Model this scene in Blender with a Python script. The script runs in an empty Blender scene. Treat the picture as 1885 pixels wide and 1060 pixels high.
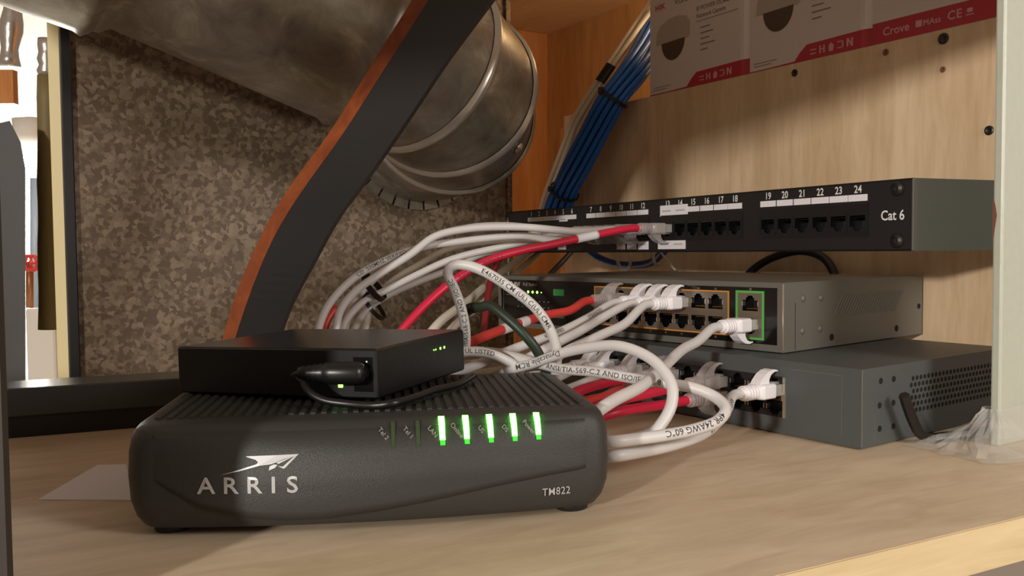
import bpy, bmesh, math, random
import numpy as np
from mathutils import Vector, Matrix

# ------------------------------------------------------------------ camera, world, lights, exposure
K = 0.001                       # every measure below is in millimetres
FPX, PITCH, ROLL, CAMH = 1603.7, 0.0432, -0.0094, 111.18
sc = bpy.context.scene
COL = sc.collection
cd = bpy.data.cameras.new('camera'); cam = bpy.data.objects.new('camera', cd); COL.objects.link(cam)
cd.sensor_width = 36.0; cd.lens = FPX * 36.0 / 1885.0; cd.clip_start = 0.01; cd.clip_end = 50
_c, _s = math.cos(PITCH), math.sin(PITCH)
_F = Vector((0, _c, -_s)); _U = Vector((0, _s, _c)); _R = Vector((1, 0, 0))
_cr, _sr = math.cos(ROLL), math.sin(ROLL)
RI = _R * _cr + _U * _sr; UI = -_R * _sr + _U * _cr
m4 = Matrix((RI, UI, -_F)).transposed().to_4x4(); m4.translation = Vector((0, 0, CAMH * K))
cam.matrix_world = m4
sc.camera = cam

w = bpy.data.worlds.new('world'); sc.world = w; w.use_nodes = True
bg = w.node_tree.nodes['Background']
bg.inputs[0].default_value = (1.0, 0.72, 0.52, 1); bg.inputs[1].default_value = 0.26

def lamp(name, kind, loc, energy, color, size=0.03):
    l = bpy.data.lights.new(name, kind); l.energy = energy; l.color = color
    if kind == 'POINT': l.shadow_soft_size = size
    o = bpy.data.objects.new(name, l); COL.objects.link(o); o.location = [v * K for v in loc]
    return o
lamp('room_lamp', 'POINT', (-850, -1180, 412), 86, (1.0, 0.94, 0.86), 0.045)
lamp('room_lamp_right', 'POINT', (640, -60, 330), 12, (1.0, 0.95, 0.88), 0.12)
lamp('recess_fill', 'POINT', (262, 965, 425), .9, (1.0, 0.74, 0.42), 0.03)  # added warm fill hidden behind the cartons, lights the recess

vs = sc.view_settings
vs.view_transform = 'Standard'; vs.look = 'None'; vs.gamma = 1; vs.use_curve_mapping = False
vs.exposure = 0.12

# ------------------------------------------------------------------ helpers
random.seed(7)
def ray(px, py):
    u = px - 942.5; v = py - 530
    a = _cr * u + _sr * v; b = -_sr * u + _cr * v
    up = -b / FPX
    return Vector((a / FPX, _c + up * _s, -_s + up * _c))
def at(px, py, Y):              # the point seen at a pixel at depth Y
    r = ray(px, py); return Vector((0, 0, CAMH)) + r * (Y / r.y)
def onz(px, py, z=0.0):
    r = ray(px, py); return Vector((0, 0, CAMH)) + r * ((z - CAMH) / r.z)

class Frame:                    # x along a front face, y into it, z up; origin at its right front bottom corner
    def __init__(s, O, a):
        s.O = Vector(O); a = math.radians(a); s.rz = a
        s.x = Vector((math.cos(a), math.sin(a), 0)); s.y = Vector((-math.sin(a), math.cos(a), 0)); s.z = Vector((0, 0, 1))
    def w(s, x, y, z): return s.O + s.x * x + s.y * y + s.z * z
PF = Frame((241.56, 525.0, 108.47), 30.466 - 90)      # patch panel
EF = Frame((169.73, 543.9, 45.3), 39.08 - 90)         # switch with the lit ports
BF = Frame((190.3, 471.9, 1.0), 35.68 - 90)           # lower switch
WF = Frame((355, 597, 0), 32.5 - 90)                  # plywood wall
MF = Frame((-55, 348.5, 0), 8.3)                      # modem, origin at the middle of its front
SF = Frame((-59, 376.5, 46.8), -20)                   # small switch

def finish(name, me, mat, parent=None, loc=None, rz=0.0, smooth=False):
    if isinstance(mat, (list, tuple)):
        for m in mat: me.materials.append(m)
    else: me.materials.append(mat)
    if smooth: me.polygons.foreach_set('use_smooth', [True] * len(me.polygons))
    me.name = name
    o = bpy.data.objects.new(name, me); COL.objects.link(o)
    if parent is not None: o.parent = parent
    if loc is not None: o.location = Vector(loc) * K; o.rotation_euler = (0, 0, rz)
    return o
def tag(o, label, cat, group=None, kind=None):
    o['label'] = label
    if cat: o['category'] = cat
    if group: o['group'] = group
    if kind: o['kind'] = kind
    return o
def thing(name, label, cat, loc=(0, 0, 0), rz=0.0, group=None):
    o = bpy.data.objects.new(name, None); COL.objects.link(o); o.empty_display_size = 0.01
    o.location = Vector(loc) * K; o.rotation_euler = (0, 0, rz)
    return tag(o, label, cat, group)

class MB:
    """collects mesh pieces in mm; build() links ONE object"""
    def __init__(s): s.v = []; s.f = []; s.mi = []; s.m = 0
    def add(s, vs, fs):
        n = len(s.v); s.v += [tuple(v) for v in vs]
        for f in fs: s.f.append([i + n for i in f]); s.mi.append(s.m)
        return s
    def box(s, x0, x1, y0, y1, z0, z1, bev=0.0, seg=1, M=None):
        if bev <= 0:
            v = [(x, y, z) for x in (x0, x1) for y in (y0, y1) for z in (z0, z1)]
            f = [(0, 1, 3, 2), (4, 6, 7, 5), (0, 4, 5, 1), (2, 3, 7, 6), (0, 2, 6, 4), (1, 5, 7, 3)]
        else:
            bm = bmesh.new(); bmesh.ops.create_cube(bm, size=1)
            for q in bm.verts: q.co = Vector(((x0 + x1) / 2 + q.co.x * (x1 - x0), (y0 + y1) / 2 + q.co.y * (y1 - y0), (z0 + z1) / 2 + q.co.z * (z1 - z0)))
            bmesh.ops.bevel(bm, geom=list(bm.edges), offset=bev, segments=seg, affect='EDGES', profile=0.5)
            bm.verts.index_update(); v = [tuple(q.co) for q in bm.verts]; f = [[q.index for q in p.verts] for p in bm.faces]; bm.free()
        if M is not None: v = [M @ Vector(q) for q in v]
        return s.add(v, f)
    def prism(s, poly, a0, a1, axis='x', M=None):
        """2D polygon extruded along an axis: x -> (y,z) polygon, y -> (x,z), z -> (x,y)"""
        def p3(p, a): return {'x': (a, p[0], p[1]), 'y': (p[0], a, p[1]), 'z': (p[0], p[1], a)}[axis]
        n = len(poly); v = [p3(p, a0) for p in poly] + [p3(p, a1) for p in poly]
        f = [list(range(n))[::-1], list(range(n, 2 * n))] + [(i, (i + 1) % n, n + (i + 1) % n, n + i) for i in range(n)]
        if M is not None: v = [M @ Vector(q) for q in v]
        return s.add(v, f)
    def loft(s, rings, cap=True, closed=True):
        n = len(rings[0]); v = [p for r in rings for p in r]; f = []
        for i in range(len(rings) - 1):
            for j in range(n if closed else n - 1):
                k = (j + 1) % n; f.append((i * n + j, i * n + k, (i + 1) * n + k, (i + 1) * n + j))
        if cap and closed: f.append(list(range(n))[::-1]); f.append([(len(rings) - 1) * n + j for j in range(n)])
        return s.add(v, f)
    def cyl(s, p0, p1, r0, r1=None, n=20, cap=True):
        p0, p1 = Vector(p0), Vector(p1); r1 = r0 if r1 is None else r1
        t = (p1 - p0).normalized(); a = t.orthogonal().normalized(); b = t.cross(a)
        ring = lambda p, r: [p + (a * math.cos(2 * math.pi * i / n) + b * math.sin(2 * math.pi * i / n)) * r for i in range(n)]
        return s.loft([ring(p0, r0), ring(p1, r1)], cap)
    def lathe(s, p0, d, prof, n=24):
        p0 = Vector(p0); t = Vector(d).normalized(); a = t.orthogonal().normalized(); b = t.cross(a)
        return s.loft([[p0 + t * h + (a * math.cos(2 * math.pi * i / n) + b * math.sin(2 * math.pi * i / n)) * r for i in range(n)] for h, r in prof])
    def tube(s, pts, r, n=12, cap=True, smooth=None):
        P, T, A, B_ = path_frames(pts)
        rings = []
        for i in range(len(P)):
            rr = r(i / (len(P) - 1)) if callable(r) else r
            rings.append([P[i] + (A[i] * math.cos(2 * math.pi * k / n) + B_[i] * math.sin(2 * math.pi * k / n)) * rr for k in range(n)])
        return s.loft(rings, cap)
    def build(s, name, mat, parent=None, loc=None, rz=0.0, smooth=False, rel=None):
        """rel: subtract this world point (mm) from the vertices"""
        v = s.v
        if rel is not None: v = [Vector(q) - rel for q in v]
        me = bpy.data.meshes.new(name)
        me.from_pydata([(q[0] * K, q[1] * K, q[2] * K) for q in v], [], s.f)
        me.polygons.foreach_set('material_index', s.mi)
        bm = bmesh.new(); bm.from_mesh(me); bmesh.ops.recalc_face_normals(bm, faces=bm.faces); bm.to_mesh(me); bm.free()
        return finish(name, me, mat, parent, loc, rz, smooth)

def spline(pts, step=4.0):
    P = [Vector(p) for p in pts]
    if len(P) == 2: P = [P[0], (P[0] + P[1]) / 2, P[1]]
    out = []
    E = [P[0] * 2 - P[1]] + P + [P[-1] * 2 - P[-2]]
    for i in range(1, len(E) - 2):
        p0, p1, p2, p3 = E[i - 1:i + 3]
        # centripetal Catmull-Rom
        t0 = 0; t1 = t0 + max((p1 - p0).length, 1e-3) ** .5; t2 = t1 + max((p2 - p1).length, 1e-3) ** .5; t3 = t2 + max((p3 - p2).length, 1e-3) ** .5
        n = max(2, int((p2 - p1).length / step))
        for k in range(n):
            t = t1 + (t2 - t1) * k / n
            a1 = p0 * ((t1 - t) / (t1 - t0)) + p1 * ((t - t0) / (t1 - t0)); a2 = p1 * ((t2 - t) / (t2 - t1)) + p2 * ((t - t1) / (t2 - t1)); a3 = p2 * ((t3 - t) / (t3 - t2)) + p3 * ((t - t2) / (t3 - t2))
            b1 = a1 * ((t2 - t) / (t2 - t0)) + a2 * ((t - t0) / (t2 - t0)); b2 = a2 * ((t3 - t) / (t3 - t1)) + a3 * ((t - t1) / (t3 - t1))
            out.append(b1 * ((t2 - t) / (t2 - t1)) + b2 * ((t - t1) / (t2 - t1)))
    out.append(P[-1]); return out
def path_frames(P):
    T = []
    for i in range(len(P)):
        a = P[max(i - 1, 0)]; b = P[min(i + 1, len(P) - 1)]; T.append((b - a).normalized())
    A = [T[0].orthogonal().normalized()]; 
    for i in range(1, len(P)):
        v = A[-1] - T[i] * A[-1].dot(T[i]); A.append(v.normalized())
    return P, T, A, [T[i].cross(A[i]) for i in range(len(P))]

_tc = {}
def glyphs(s, size, align='LEFT', spacing=1.0, fine=False):
    """flat lettering: list of 2D vertices (mm) and faces"""
    key = (s, size, align, spacing, fine)
    if key in _tc: return _tc[key]
    c = bpy.data.curves.new('t', 'FONT'); c.body = s; c.size = size / 0.72; c.align_x = align; c.space_character = spacing; c.resolution_u = 3; c.offset = (0.016 if size > 4 else 0.003) * c.size
    o = bpy.data.objects.new('t', c); COL.objects.link(o)
    dg = bpy.context.evaluated_depsgraph_get()
    me = o.evaluated_get(dg).to_mesh()
    if fine:                                        # cut into small faces so that it can wrap a round jacket
        bm = bmesh.new(); bm.from_mesh(me); bmesh.ops.triangulate(bm, faces=bm.faces)
        for _ in range(5):
            E_ = [e for e in bm.edges if e.calc_length() > .55]
            if not E_: break
            bmesh.ops.subdivide_edges(bm, edges=E_, cuts=1); bmesh.ops.triangulate(bm, faces=bm.faces)
        bm.verts.index_update(); r = ([(v.co.x, v.co.y) for v in bm.verts], [[v.index for v in p.verts] for p in bm.faces]); bm.free()
    else: r = ([(v.co.x, v.co.y) for v in me.vertices], [list(p.vertices) for p in me.polygons])
    o.evaluated_get(dg).to_mesh_clear(); bpy.data.objects.remove(o); bpy.data.curves.remove(c)
    _tc[key] = r; return r
def put_text(mb, s, x, z, size, y=-0.15, align='CENTER', sx=1.0, spacing=1.0, rot=0.0, surf=None):
    v, f = glyphs(s, size, align, spacing); ca, sa = math.cos(rot), math.sin(rot); out = []
    for a, b in v:
        a *= sx; X = x + a * ca - b * sa; Z = z + a * sa + b * ca
        out.append((X, surf(X, Z) if surf else y, Z))
    mb.add(out, f)

# ------------------------------------------------------------------ materials
def srgb(r, g, b):
    f = lambda c: (c / 255 / 12.92) if c / 255 <= .04045 else ((c / 255 + .055) / 1.055) ** 2.4
    return (f(r), f(g), f(b), 1)
def mat(name, col, rough=0.5, metal=0.0, spec=0.5, emit=None, es=0.0, trans=0.0, bump=0.0, bscale=400.0, var=0.0, coat=0.0, alpha=1.0):
    m = bpy.data.materials.new(name); m.use_nodes = True; nt = m.node_tree; p = nt.nodes['Principled BSDF']
    p.inputs['Base Color'].default_value = col; p.inputs['Roughness'].default_value = rough; p.inputs['Metallic'].default_value = metal
    p.inputs['Specular IOR Level'].default_value = spec; p.inputs['Coat Weight'].default_value = coat
    p.inputs['Alpha'].default_value = alpha
    if trans: p.inputs['Transmission Weight'].default_value = trans
    if emit: p.inputs['Emission Color'].default_value = emit; p.inputs['Emission Strength'].default_value = es
    if bump or var:
        tc = nt.nodes.new('ShaderNodeTexCoord'); n = nt.nodes.new('ShaderNodeTexNoise'); n.inputs['Scale'].default_value = bscale; n.inputs['Detail'].default_value = 4
        nt.links.new(tc.outputs['Object'], n.inputs['Vector'])
        if bump:
            b = nt.nodes.new('ShaderNodeBump'); b.inputs['Strength'].default_value = bump; b.inputs['Distance'].default_value = 0.0006
            nt.links.new(n.outputs['Fac'], b.inputs['Height']); nt.links.new(b.outputs['Normal'], p.inputs['Normal'])
        if var:
            mx = nt.nodes.new('ShaderNodeMixRGB'); mx.blend_type = 'MIX'
            mx.inputs['Color1'].default_value = [c * (1 - var) for c in col[:3]] + [1]; mx.inputs['Color2'].default_value = [min(1, c * (1 + var)) for c in col[:3]] + [1]
            nt.links.new(n.outputs['Fac'], mx.inputs['Fac']); nt.links.new(mx.outputs[0], p.inputs['Base Color'])
    return m
def wood(name, c1, c2, stretch, scale, rough=0.6, knots=0.0):
    m = bpy.data.materials.new(name); m.use_nodes = True; nt = m.node_tree; p = nt.nodes['Principled BSDF']; L = nt.links
    tc = nt.nodes.new('ShaderNodeTexCoord'); mp = nt.nodes.new('ShaderNodeMapping'); mp.inputs['Scale'].default_value = stretch
    n = nt.nodes.new('ShaderNodeTexNoise'); n.inputs['Scale'].default_value = scale; n.inputs['Detail'].default_value = 6; n.inputs['Roughness'].default_value = .6; n.inputs['Distortion'].default_value = .7
    n2 = nt.nodes.new('ShaderNodeTexNoise'); n2.inputs['Scale'].default_value = scale * .22; n2.inputs['Detail'].default_value = 3
    a = nt.nodes.new('ShaderNodeMath'); a.operation = 'ADD'
    r = nt.nodes.new('ShaderNodeValToRGB'); r.color_ramp.elements[0].position = .7; r.color_ramp.elements[1].position = 1.35
    dv = nt.nodes.new('ShaderNodeMath'); dv.operation = 'MULTIPLY'; dv.inputs[1].default_value = .5
    r.color_ramp.elements[0].position = .36; r.color_ramp.elements[1].position = .64
    r.color_ramp.elements[0].color = c1; r.color_ramp.elements[1].color = c2
    L.new(tc.outputs['Object'], mp.inputs['Vector']); L.new(mp.outputs[0], n.inputs['Vector']); L.new(mp.outputs[0], n2.inputs['Vector'])
    L.new(n.outputs['Fac'], a.inputs[0]); L.new(n2.outputs['Fac'], a.inputs[1]); L.new(a.outputs[0], dv.inputs[0]); L.new(dv.outputs[0], r.inputs['Fac']); L.new(r.outputs[0], p.inputs['Base Color'])
    p.inputs['Roughness'].default_value = rough; p.inputs['Specular IOR Level'].default_value = .3
    return m
def galv(name, c1, c2, scale, metal=.7, rough=.42, rs=.0):
    m = bpy.data.materials.new(name); m.use_nodes = True; nt = m.node_tree; p = nt.nodes['Principled BSDF']; L = nt.links
    tc = nt.nodes.new('ShaderNodeTexCoord')
    nz = nt.nodes.new('ShaderNodeTexNoise'); nz.inputs['Scale'].default_value = scale * .8; nz.inputs['Detail'].default_value = 3
    av = nt.nodes.new('ShaderNodeMixRGB'); av.blend_type = 'LINEAR_LIGHT'; av.inputs['Fac'].default_value = .004
    vo = nt.nodes.new('ShaderNodeTexVoronoi'); vo.inputs['Scale'].default_value = scale; vo.feature = 'F1'
    bw = nt.nodes.new('ShaderNodeSeparateColor')
    n2 = nt.nodes.new('ShaderNodeTexNoise'); n2.inputs['Scale'].default_value = scale * .12; n2.inputs['Detail'].default_value = 5
    ad = nt.nodes.new('ShaderNodeMath'); ad.operation = 'MULTIPLY_ADD'; ad.inputs[1].default_value = .55
    ml = nt.nodes.new('ShaderNodeMath'); ml.operation = 'MULTIPLY'; ml.inputs[1].default_value = .45
    r = nt.nodes.new('ShaderNodeValToRGB'); r.color_ramp.elements[0].position = .35; r.color_ramp.elements[1].position = .82
    r.color_ramp.elements[0].color = c1; r.color_ramp.elements[1].color = c2
    L.new(tc.outputs['Object'], nz.inputs['Vector']); L.new(tc.outputs['Object'], av.inputs['Color1']); L.new(nz.outputs['Color'], av.inputs['Color2'])
    L.new(av.outputs[0], vo.inputs['Vector']); L.new(vo.outputs['Color'], bw.inputs[0]); L.new(tc.outputs['Object'], n2.inputs['Vector'])
    L.new(n2.outputs['Fac'], ml.inputs[0]); L.new(bw.outputs[0], ad.inputs[0]); L.new(ml.outputs[0], ad.inputs[2]); L.new(ad.outputs[0], r.inputs['Fac']); L.new(r.outputs[0], p.inputs['Base Color'])
    p.inputs['Metallic'].default_value = metal; p.inputs['Roughness'].default_value = rough
    return m
def smeared(name):
    m = bpy.data.materials.new(name); m.use_nodes = True; nt = m.node_tree; p = nt.nodes['Principled BSDF']; L = nt.links
    tc = nt.nodes.new('ShaderNodeTexCoord')
    n = nt.nodes.new('ShaderNodeTexNoise'); n.inputs['Scale'].default_value = 24; n.inputs['Detail'].default_value = 8; n.inputs['Roughness'].default_value = .65; n.inputs['Distortion'].default_value = .6
    r = nt.nodes.new('ShaderNodeValToRGB'); e = r.color_ramp.elements; e[0].position = .3; e[0].color = srgb(118, 112, 102); e[1].position = .56; e[1].color = srgb(160, 154, 142)
    e2 = e.new(.68); e2.color = srgb(196, 190, 178)
    n2 = nt.nodes.new('ShaderNodeTexNoise'); n2.inputs['Scale'].default_value = 40; n2.inputs['Detail'].default_value = 5
    mr = nt.nodes.new('ShaderNodeMapRange'); mr.inputs['To Min'].default_value = .2; mr.inputs['To Max'].default_value = .5
    b = nt.nodes.new('ShaderNodeBump'); b.inputs['Strength'].default_value = .25; b.inputs['Distance'].default_value = .002
    L.new(tc.outputs['Object'], n.inputs['Vector']); L.new(tc.outputs['Object'], n2.inputs['Vector']); L.new(n.outputs['Fac'], r.inputs['Fac']); L.new(r.outputs[0], p.inputs['Base Color'])
    L.new(n2.outputs['Fac'], mr.inputs['Value']); L.new(mr.outputs[0], p.inputs['Roughness']); L.new(n.outputs['Fac'], b.inputs['Height']); L.new(b.outputs[0], p.inputs['Normal'])
    p.inputs['Metallic'].default_value = .65
    return m
def clear(name, col, mixf=.5, rough=.25):
    """milky see-through plastic: part transparent, part glossy film"""
    m = bpy.data.materials.new(name); m.use_nodes = True; nt = m.node_tree; p = nt.nodes['Principled BSDF']; L = nt.links
    p.inputs['Base Color'].default_value = col; p.inputs['Roughness'].default_value = rough
    t = nt.nodes.new('ShaderNodeBsdfTransparent'); mx = nt.nodes.new('ShaderNodeMixShader'); mx.inputs[0].default_value = mixf
    L.new(t.outputs[0], mx.inputs[1]); L.new(p.outputs[0], mx.inputs[2]); L.new(mx.outputs[0], nt.nodes['Material Output'].inputs['Surface'])
    return m
M = {}
M['ply'] = wood('plywood_birch', srgb(198, 168, 132), srgb(224, 198, 164), (9, 9, 1.2), 14, .62)
M['shelf'] = wood('plywood_shelf', srgb(192, 170, 142), srgb(220, 201, 174), (2.2, 10, 8), 9, .5)
M['edge'] = wood('plywood_edge', srgb(208, 184, 138), srgb(228, 206, 164), (3, 3, 40), 6, .6)
M['stud'] = wood('pine_stud', srgb(190, 122, 66), srgb(214, 150, 88), (12, 12, 1.2), 12, .6)
M['backwood'] = wood('tan_board', srgb(190, 142, 86), srgb(214, 170, 112), (10, 10, 1.2), 10, .6)
M['ceil'] = wood('subfloor', srgb(204, 170, 124), srgb(220, 188, 142), (2, 9, 9), 9, .7)
M['galv'] = galv('galvanised_spangle', srgb(98, 82, 66), srgb(144, 127, 106), 230, .4, .5)
M['duct'] = smeared('dull_galvanised_duct')
M['beadglint'] = mat('bead_painted_highlight', srgb(200, 196, 188), .28, .75)  # brighter metal paints the white highlight into the beads
M['ductdirt'] = mat('white_smears', srgb(190, 186, 178), .7)
M['blackp'] = mat('black_plastic', srgb(26, 26, 26), .45, bump=.25, bscale=2500)
M['modem'] = mat('charcoal_textured_plastic', srgb(52, 52, 50), .42, bump=.35, bscale=2600)
M['modemtop'] = mat('charcoal_plastic', srgb(50, 50, 47), .5)
M['gloss'] = mat('glossy_black', srgb(14, 14, 14), .2)
M['boxm'] = mat('black_painted_steel', srgb(14, 14, 14), .4, bump=.1, bscale=2000)
M['panel'] = mat('black_powder_coat', srgb(28, 27, 28), .45, bump=.12, bscale=2500)
M['panelside'] = mat('dark_grey_powder_coat', srgb(106, 110, 104), .5, bump=.12, bscale=2500)
M['poe'] = mat('grey_brown_steel', srgb(104, 101, 94), .42, .05, bump=.1, bscale=2500)
M['poeface'] = mat('glossy_black_face', srgb(18, 16, 16), .16)
M['bsw'] = mat('slate_grey_steel', srgb(80, 84, 85), .45, .05, bump=.12, bscale=2500)
M['hole'] = mat('dark_hollow', srgb(8, 8, 8), .8)
M['jack'] = mat('jack_black', srgb(20, 20, 21), .35)
M['shield'] = mat('nickel_shield', srgb(150, 140, 126), .35, .8)
M['spring'] = mat('spring_steel', srgb(235, 228, 210), .2, .9)
M['gold'] = mat('gold_contact', srgb(214, 170, 80), .3, .9)
M['orange'] = mat('orange_print', srgb(205, 140, 60), .5)
M['greenp'] = mat('green_print', srgb(88, 170, 80), .5)
M['greensq'] = mat('green_square_print', srgb(62, 150, 80), .5)
M['print'] = mat('white_print', srgb(225, 225, 225), .5)
M['printdim'] = mat('grey_print', srgb(150, 146, 140), .5)
M['silver'] = mat('silver_print', srgb(188, 190, 192), .35, .3)
M['ink'] = mat('black_ink', srgb(52, 50, 52), .6)
M['redink'] = mat('dark_red_ink', srgb(96, 20, 34), .6)
M['paper'] = mat('white_label_paper', srgb(232, 230, 236), .6)
M['white'] = mat('white_cable_jacket', srgb(212, 209, 208), .42)
M['redshade'] = mat('shaded_red_jacket', srgb(128, 34, 40), .4)  # red jacket darkened to hold the shade below the patch panel
M['cream'] = mat('cream_cable_jacket', srgb(216, 208, 192), .45)
M['redc'] = mat('red_cable_jacket', srgb(206, 34, 66), .38)
M['redo'] = mat('scarlet_cable_jacket', srgb(216, 66, 60), .38)
M['bluec'] = mat('blue_cable_jacket', srgb(34, 104, 190), .4)
M['blackc'] = mat('black_cable_jacket', srgb(22, 22, 23), .35)
M['dgreen'] = mat('dark_cord', srgb(40, 52, 40), .45)
M['boot'] = mat('white_boot', srgb(232, 230, 234), .42)
M['bootclear'] = clear('milky_clear_boot', srgb(200, 192, 190), .46, .25)
M['plugclear'] = clear('clear_plug', srgb(220, 218, 214), .55, .12)
M['tie'] = mat('black_zip_tie', srgb(18, 18, 18), .4)
M['post'] = mat('pale_grey_green_paint', srgb(186, 190, 176), .35, bump=.25, bscale=160, var=.06)
M['rust'] = mat('rust_chip', srgb(120, 78, 62), .8)
M['film'] = clear('clear_plastic_film', srgb(225, 225, 220), .34, .12)
M['hex'] = mat('blackened_steel', srgb(66, 64, 62), .35, .8)
M['card'] = mat('white_carton', srgb(208, 200, 196), .6)
M['cardlitedge'] = mat('lit_carton_edge', srgb(228, 222, 220), .6)  # lit copy of the carton white for the turned corner face
M['cardred'] = mat('red_carton_print', srgb(176, 48, 58), .5)
M['cardink'] = mat('grey_carton_print', srgb(134, 120, 112), .6)
M['cardshade'] = mat('pale_grey_carton_print', srgb(176, 166, 156), .6)
M['cardpic'] = mat('dark_carton_print', srgb(84, 68, 58), .5)
M['cardlite'] = mat('light_carton_print', srgb(208, 158, 158), .6)
M['strapb'] = mat('black_strap', srgb(27, 24, 23), .5)
M['strapo'] = wood('orange_brown_edge', srgb(116, 54, 30), srgb(158, 84, 44), (3, 3, 3), 20, .5)
M['bar'] = mat('black_bar', srgb(58, 60, 60), .25)
M['ledon'] = mat('led_lit_core', srgb(200, 255, 190), .4, emit=(.085, 1, .05, 1), es=13.0)
M['ledlow'] = mat('led_lit_foot', srgb(60, 200, 50), .4, emit=(.02, .8, .02, 1), es=1.0)
M['ledoff'] = mat('led_dark', srgb(58, 74, 50), .3)
M['leddot'] = mat('led_lit_dot', srgb(120, 255, 80), .4, emit=(.3, 1, .12, 1), es=3.0)
M['whitewall'] = mat('white_wall', srgb(240, 238, 230), .7)
M['creamwood'] = mat('cream_painted_wood', srgb(232, 218, 168), .5)
M['olive'] = mat('olive_pipe_wrap', srgb(120, 104, 66), .6, bump=.6, bscale=120)
M['darkcab'] = mat('dark_cabinet', srgb(70, 70, 70), .5, var=.2, bscale=20)
M['foil'] = mat('crumpled_foil', srgb(210, 208, 204), .25, .9, bump=1.0, bscale=90)
M['redv'] = mat('red_valve', srgb(200, 60, 55), .4)
M['copper'] = mat('copper_pipe', srgb(160, 110, 76), .4, .6)
M['bluep'] = mat('pale_blue_pipe', srgb(170, 186, 204), .4)
M['bulb'] = mat('bulb_glass', srgb(255, 255, 250), .3, emit=(1, .95, .85, 1), es=40.0)
M['darkpost'] = mat('dark_brown_board', srgb(48, 40, 36), .6)

# ------------------------------------------------------------------ the setting
def struct(name, mb, m, frame=None, label=None):
    o = mb.build(name, m, loc=(frame.O if frame else (0, 0, 0)), rz=(frame.rz if frame else 0.0))
    o['kind'] = 'structure'
    if label: o['label'] = label
    return o
b = MB(); b.box(-541, 40, 0, 140, -22, 271.2); struct('wall_right', b, M['ply'], WF, 'pale birch plywood wall board behind the stacked switches')
b = MB(); b.box(-900, 120, 150, 170, -60, 520); struct('wall_back', b, M['backwood'], WF, 'orange lit wood wall of the recess behind the cartons')
b = MB(); b.box(-812, -790, -320, 150, -60, 520); struct('wall_left', b, M['stud'], WF, 'dark orange wood side of the recess by the round duct')
b = MB(); b.box(-575, -546, 18, 60, -20, 262); struct('trim_1', b, M['stud'], WF, 'orange-brown upright stud beside the plywood board')
b = MB(); b.box(-788, -380, -240, 150, 440, 458); struct('ceiling', b, M['ceil'], WF, 'tan underside of the floor above the recess')
b = MB(); b.box(109, 128, -980, 0, 280, 520); struct('trim_2', b, M['ceil'], WF, 'wood header board over the shelf opening')
b = MB(); b.box(-30, 0, -2, 1, -150, 460); struct('trim_3', b, M['darkpost'], Frame((-146.6, 250, 0), 0), 'dark board edge at the side of the shelf opening')

b = MB(); b.box(-620, -3.5, -3, 1.5, -18, 112); struct('added_shade_board', b, M['darkpost'], Frame((-146.6, 250, 0), 0), 'added low dark board out of view that shades the shelf side')  # added unseen blocker, keeps lamp light off the shelf side and modem end

# shelf board; its free edge runs (210,354) -> (90,292)
e0 = Vector((209.9, 354.2, 0)); ed = Vector((120.1, 62.2, 0)).normalized(); en = Vector((-ed.y, ed.x, 0))
SHF = Frame(e0, math.degrees(math.atan2(ed.y, ed.x)))
sh = thing('shelf', 'pale plywood shelf board that carries the modem and switches', 'shelf', SHF.O, SHF.rz)
b = MB(); b.box(-620, 215, 0.0, 640, -18, 0); b.build('board', M['shelf'], sh)
b = MB(); b.box(-620, 215, -1.0, 0.0, -18, -0.2); o = b.build('edge_band', M['edge'], sh); o['label'] = 'pale yellow front edge'

# plywood nail holes and screws
for px, py, r, dk in [(1463, 134, 3.2, 1), (1737, 71, 4.2, 1), (1631, 96, 2.6, 0), (1821, 240, 3.4, 1), (1736, 128, 2.2, 0)]:
    rr = ray(px, py); t = (WF.O - Vector((0, 0, CAMH))).dot(WF.y) / rr.dot(WF.y); q = Vector((0, 0, CAMH)) + rr * t
    b = MB(); b.lathe((0, 0, 0), -WF.y, [(-.4, r), (.5, r), (.9, r * .7), (.5, r * .35), (.3, 0.01)], 16)
    o = b.build('screw', M['hex'] if dk else M['rust'], loc=q, smooth=False)
    where = {1463: 'under the second carton from the galvanised duct', 1737: 'high on the plywood just under the rightmost carton', 1631: 'like a small brown hook hole under the rightmost carton', 1821: 'beside the pale upright above the patch panel', 1736: 'small and brown, lowest near the shadow line'}[px]
    tag(o, 'screw head in the plywood, ' + where, 'screw')

# ------------------------------------------------------------------ galvanised plenum sheet
pl = thing('sheet_metal_panel', 'large mottled galvanized sheet metal panel behind the round duct', 'metal panel', WF.w(-530, -83, 0), WF.rz)
b = MB(); b.box(-8, 0, -451, 0, .3, 620); b.build('sheet', M['galv'], pl)
b = MB(); b.box(-8, 5, -457, -449, .3, 620, .8); o = b.build('flange', M['blackp'], pl); o['label'] = 'dark folded flange'
b = MB(); b.box(-6, 3, -7, 0, .3, 620, .8); b.build('seam_strip', M['galv'], pl)

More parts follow.
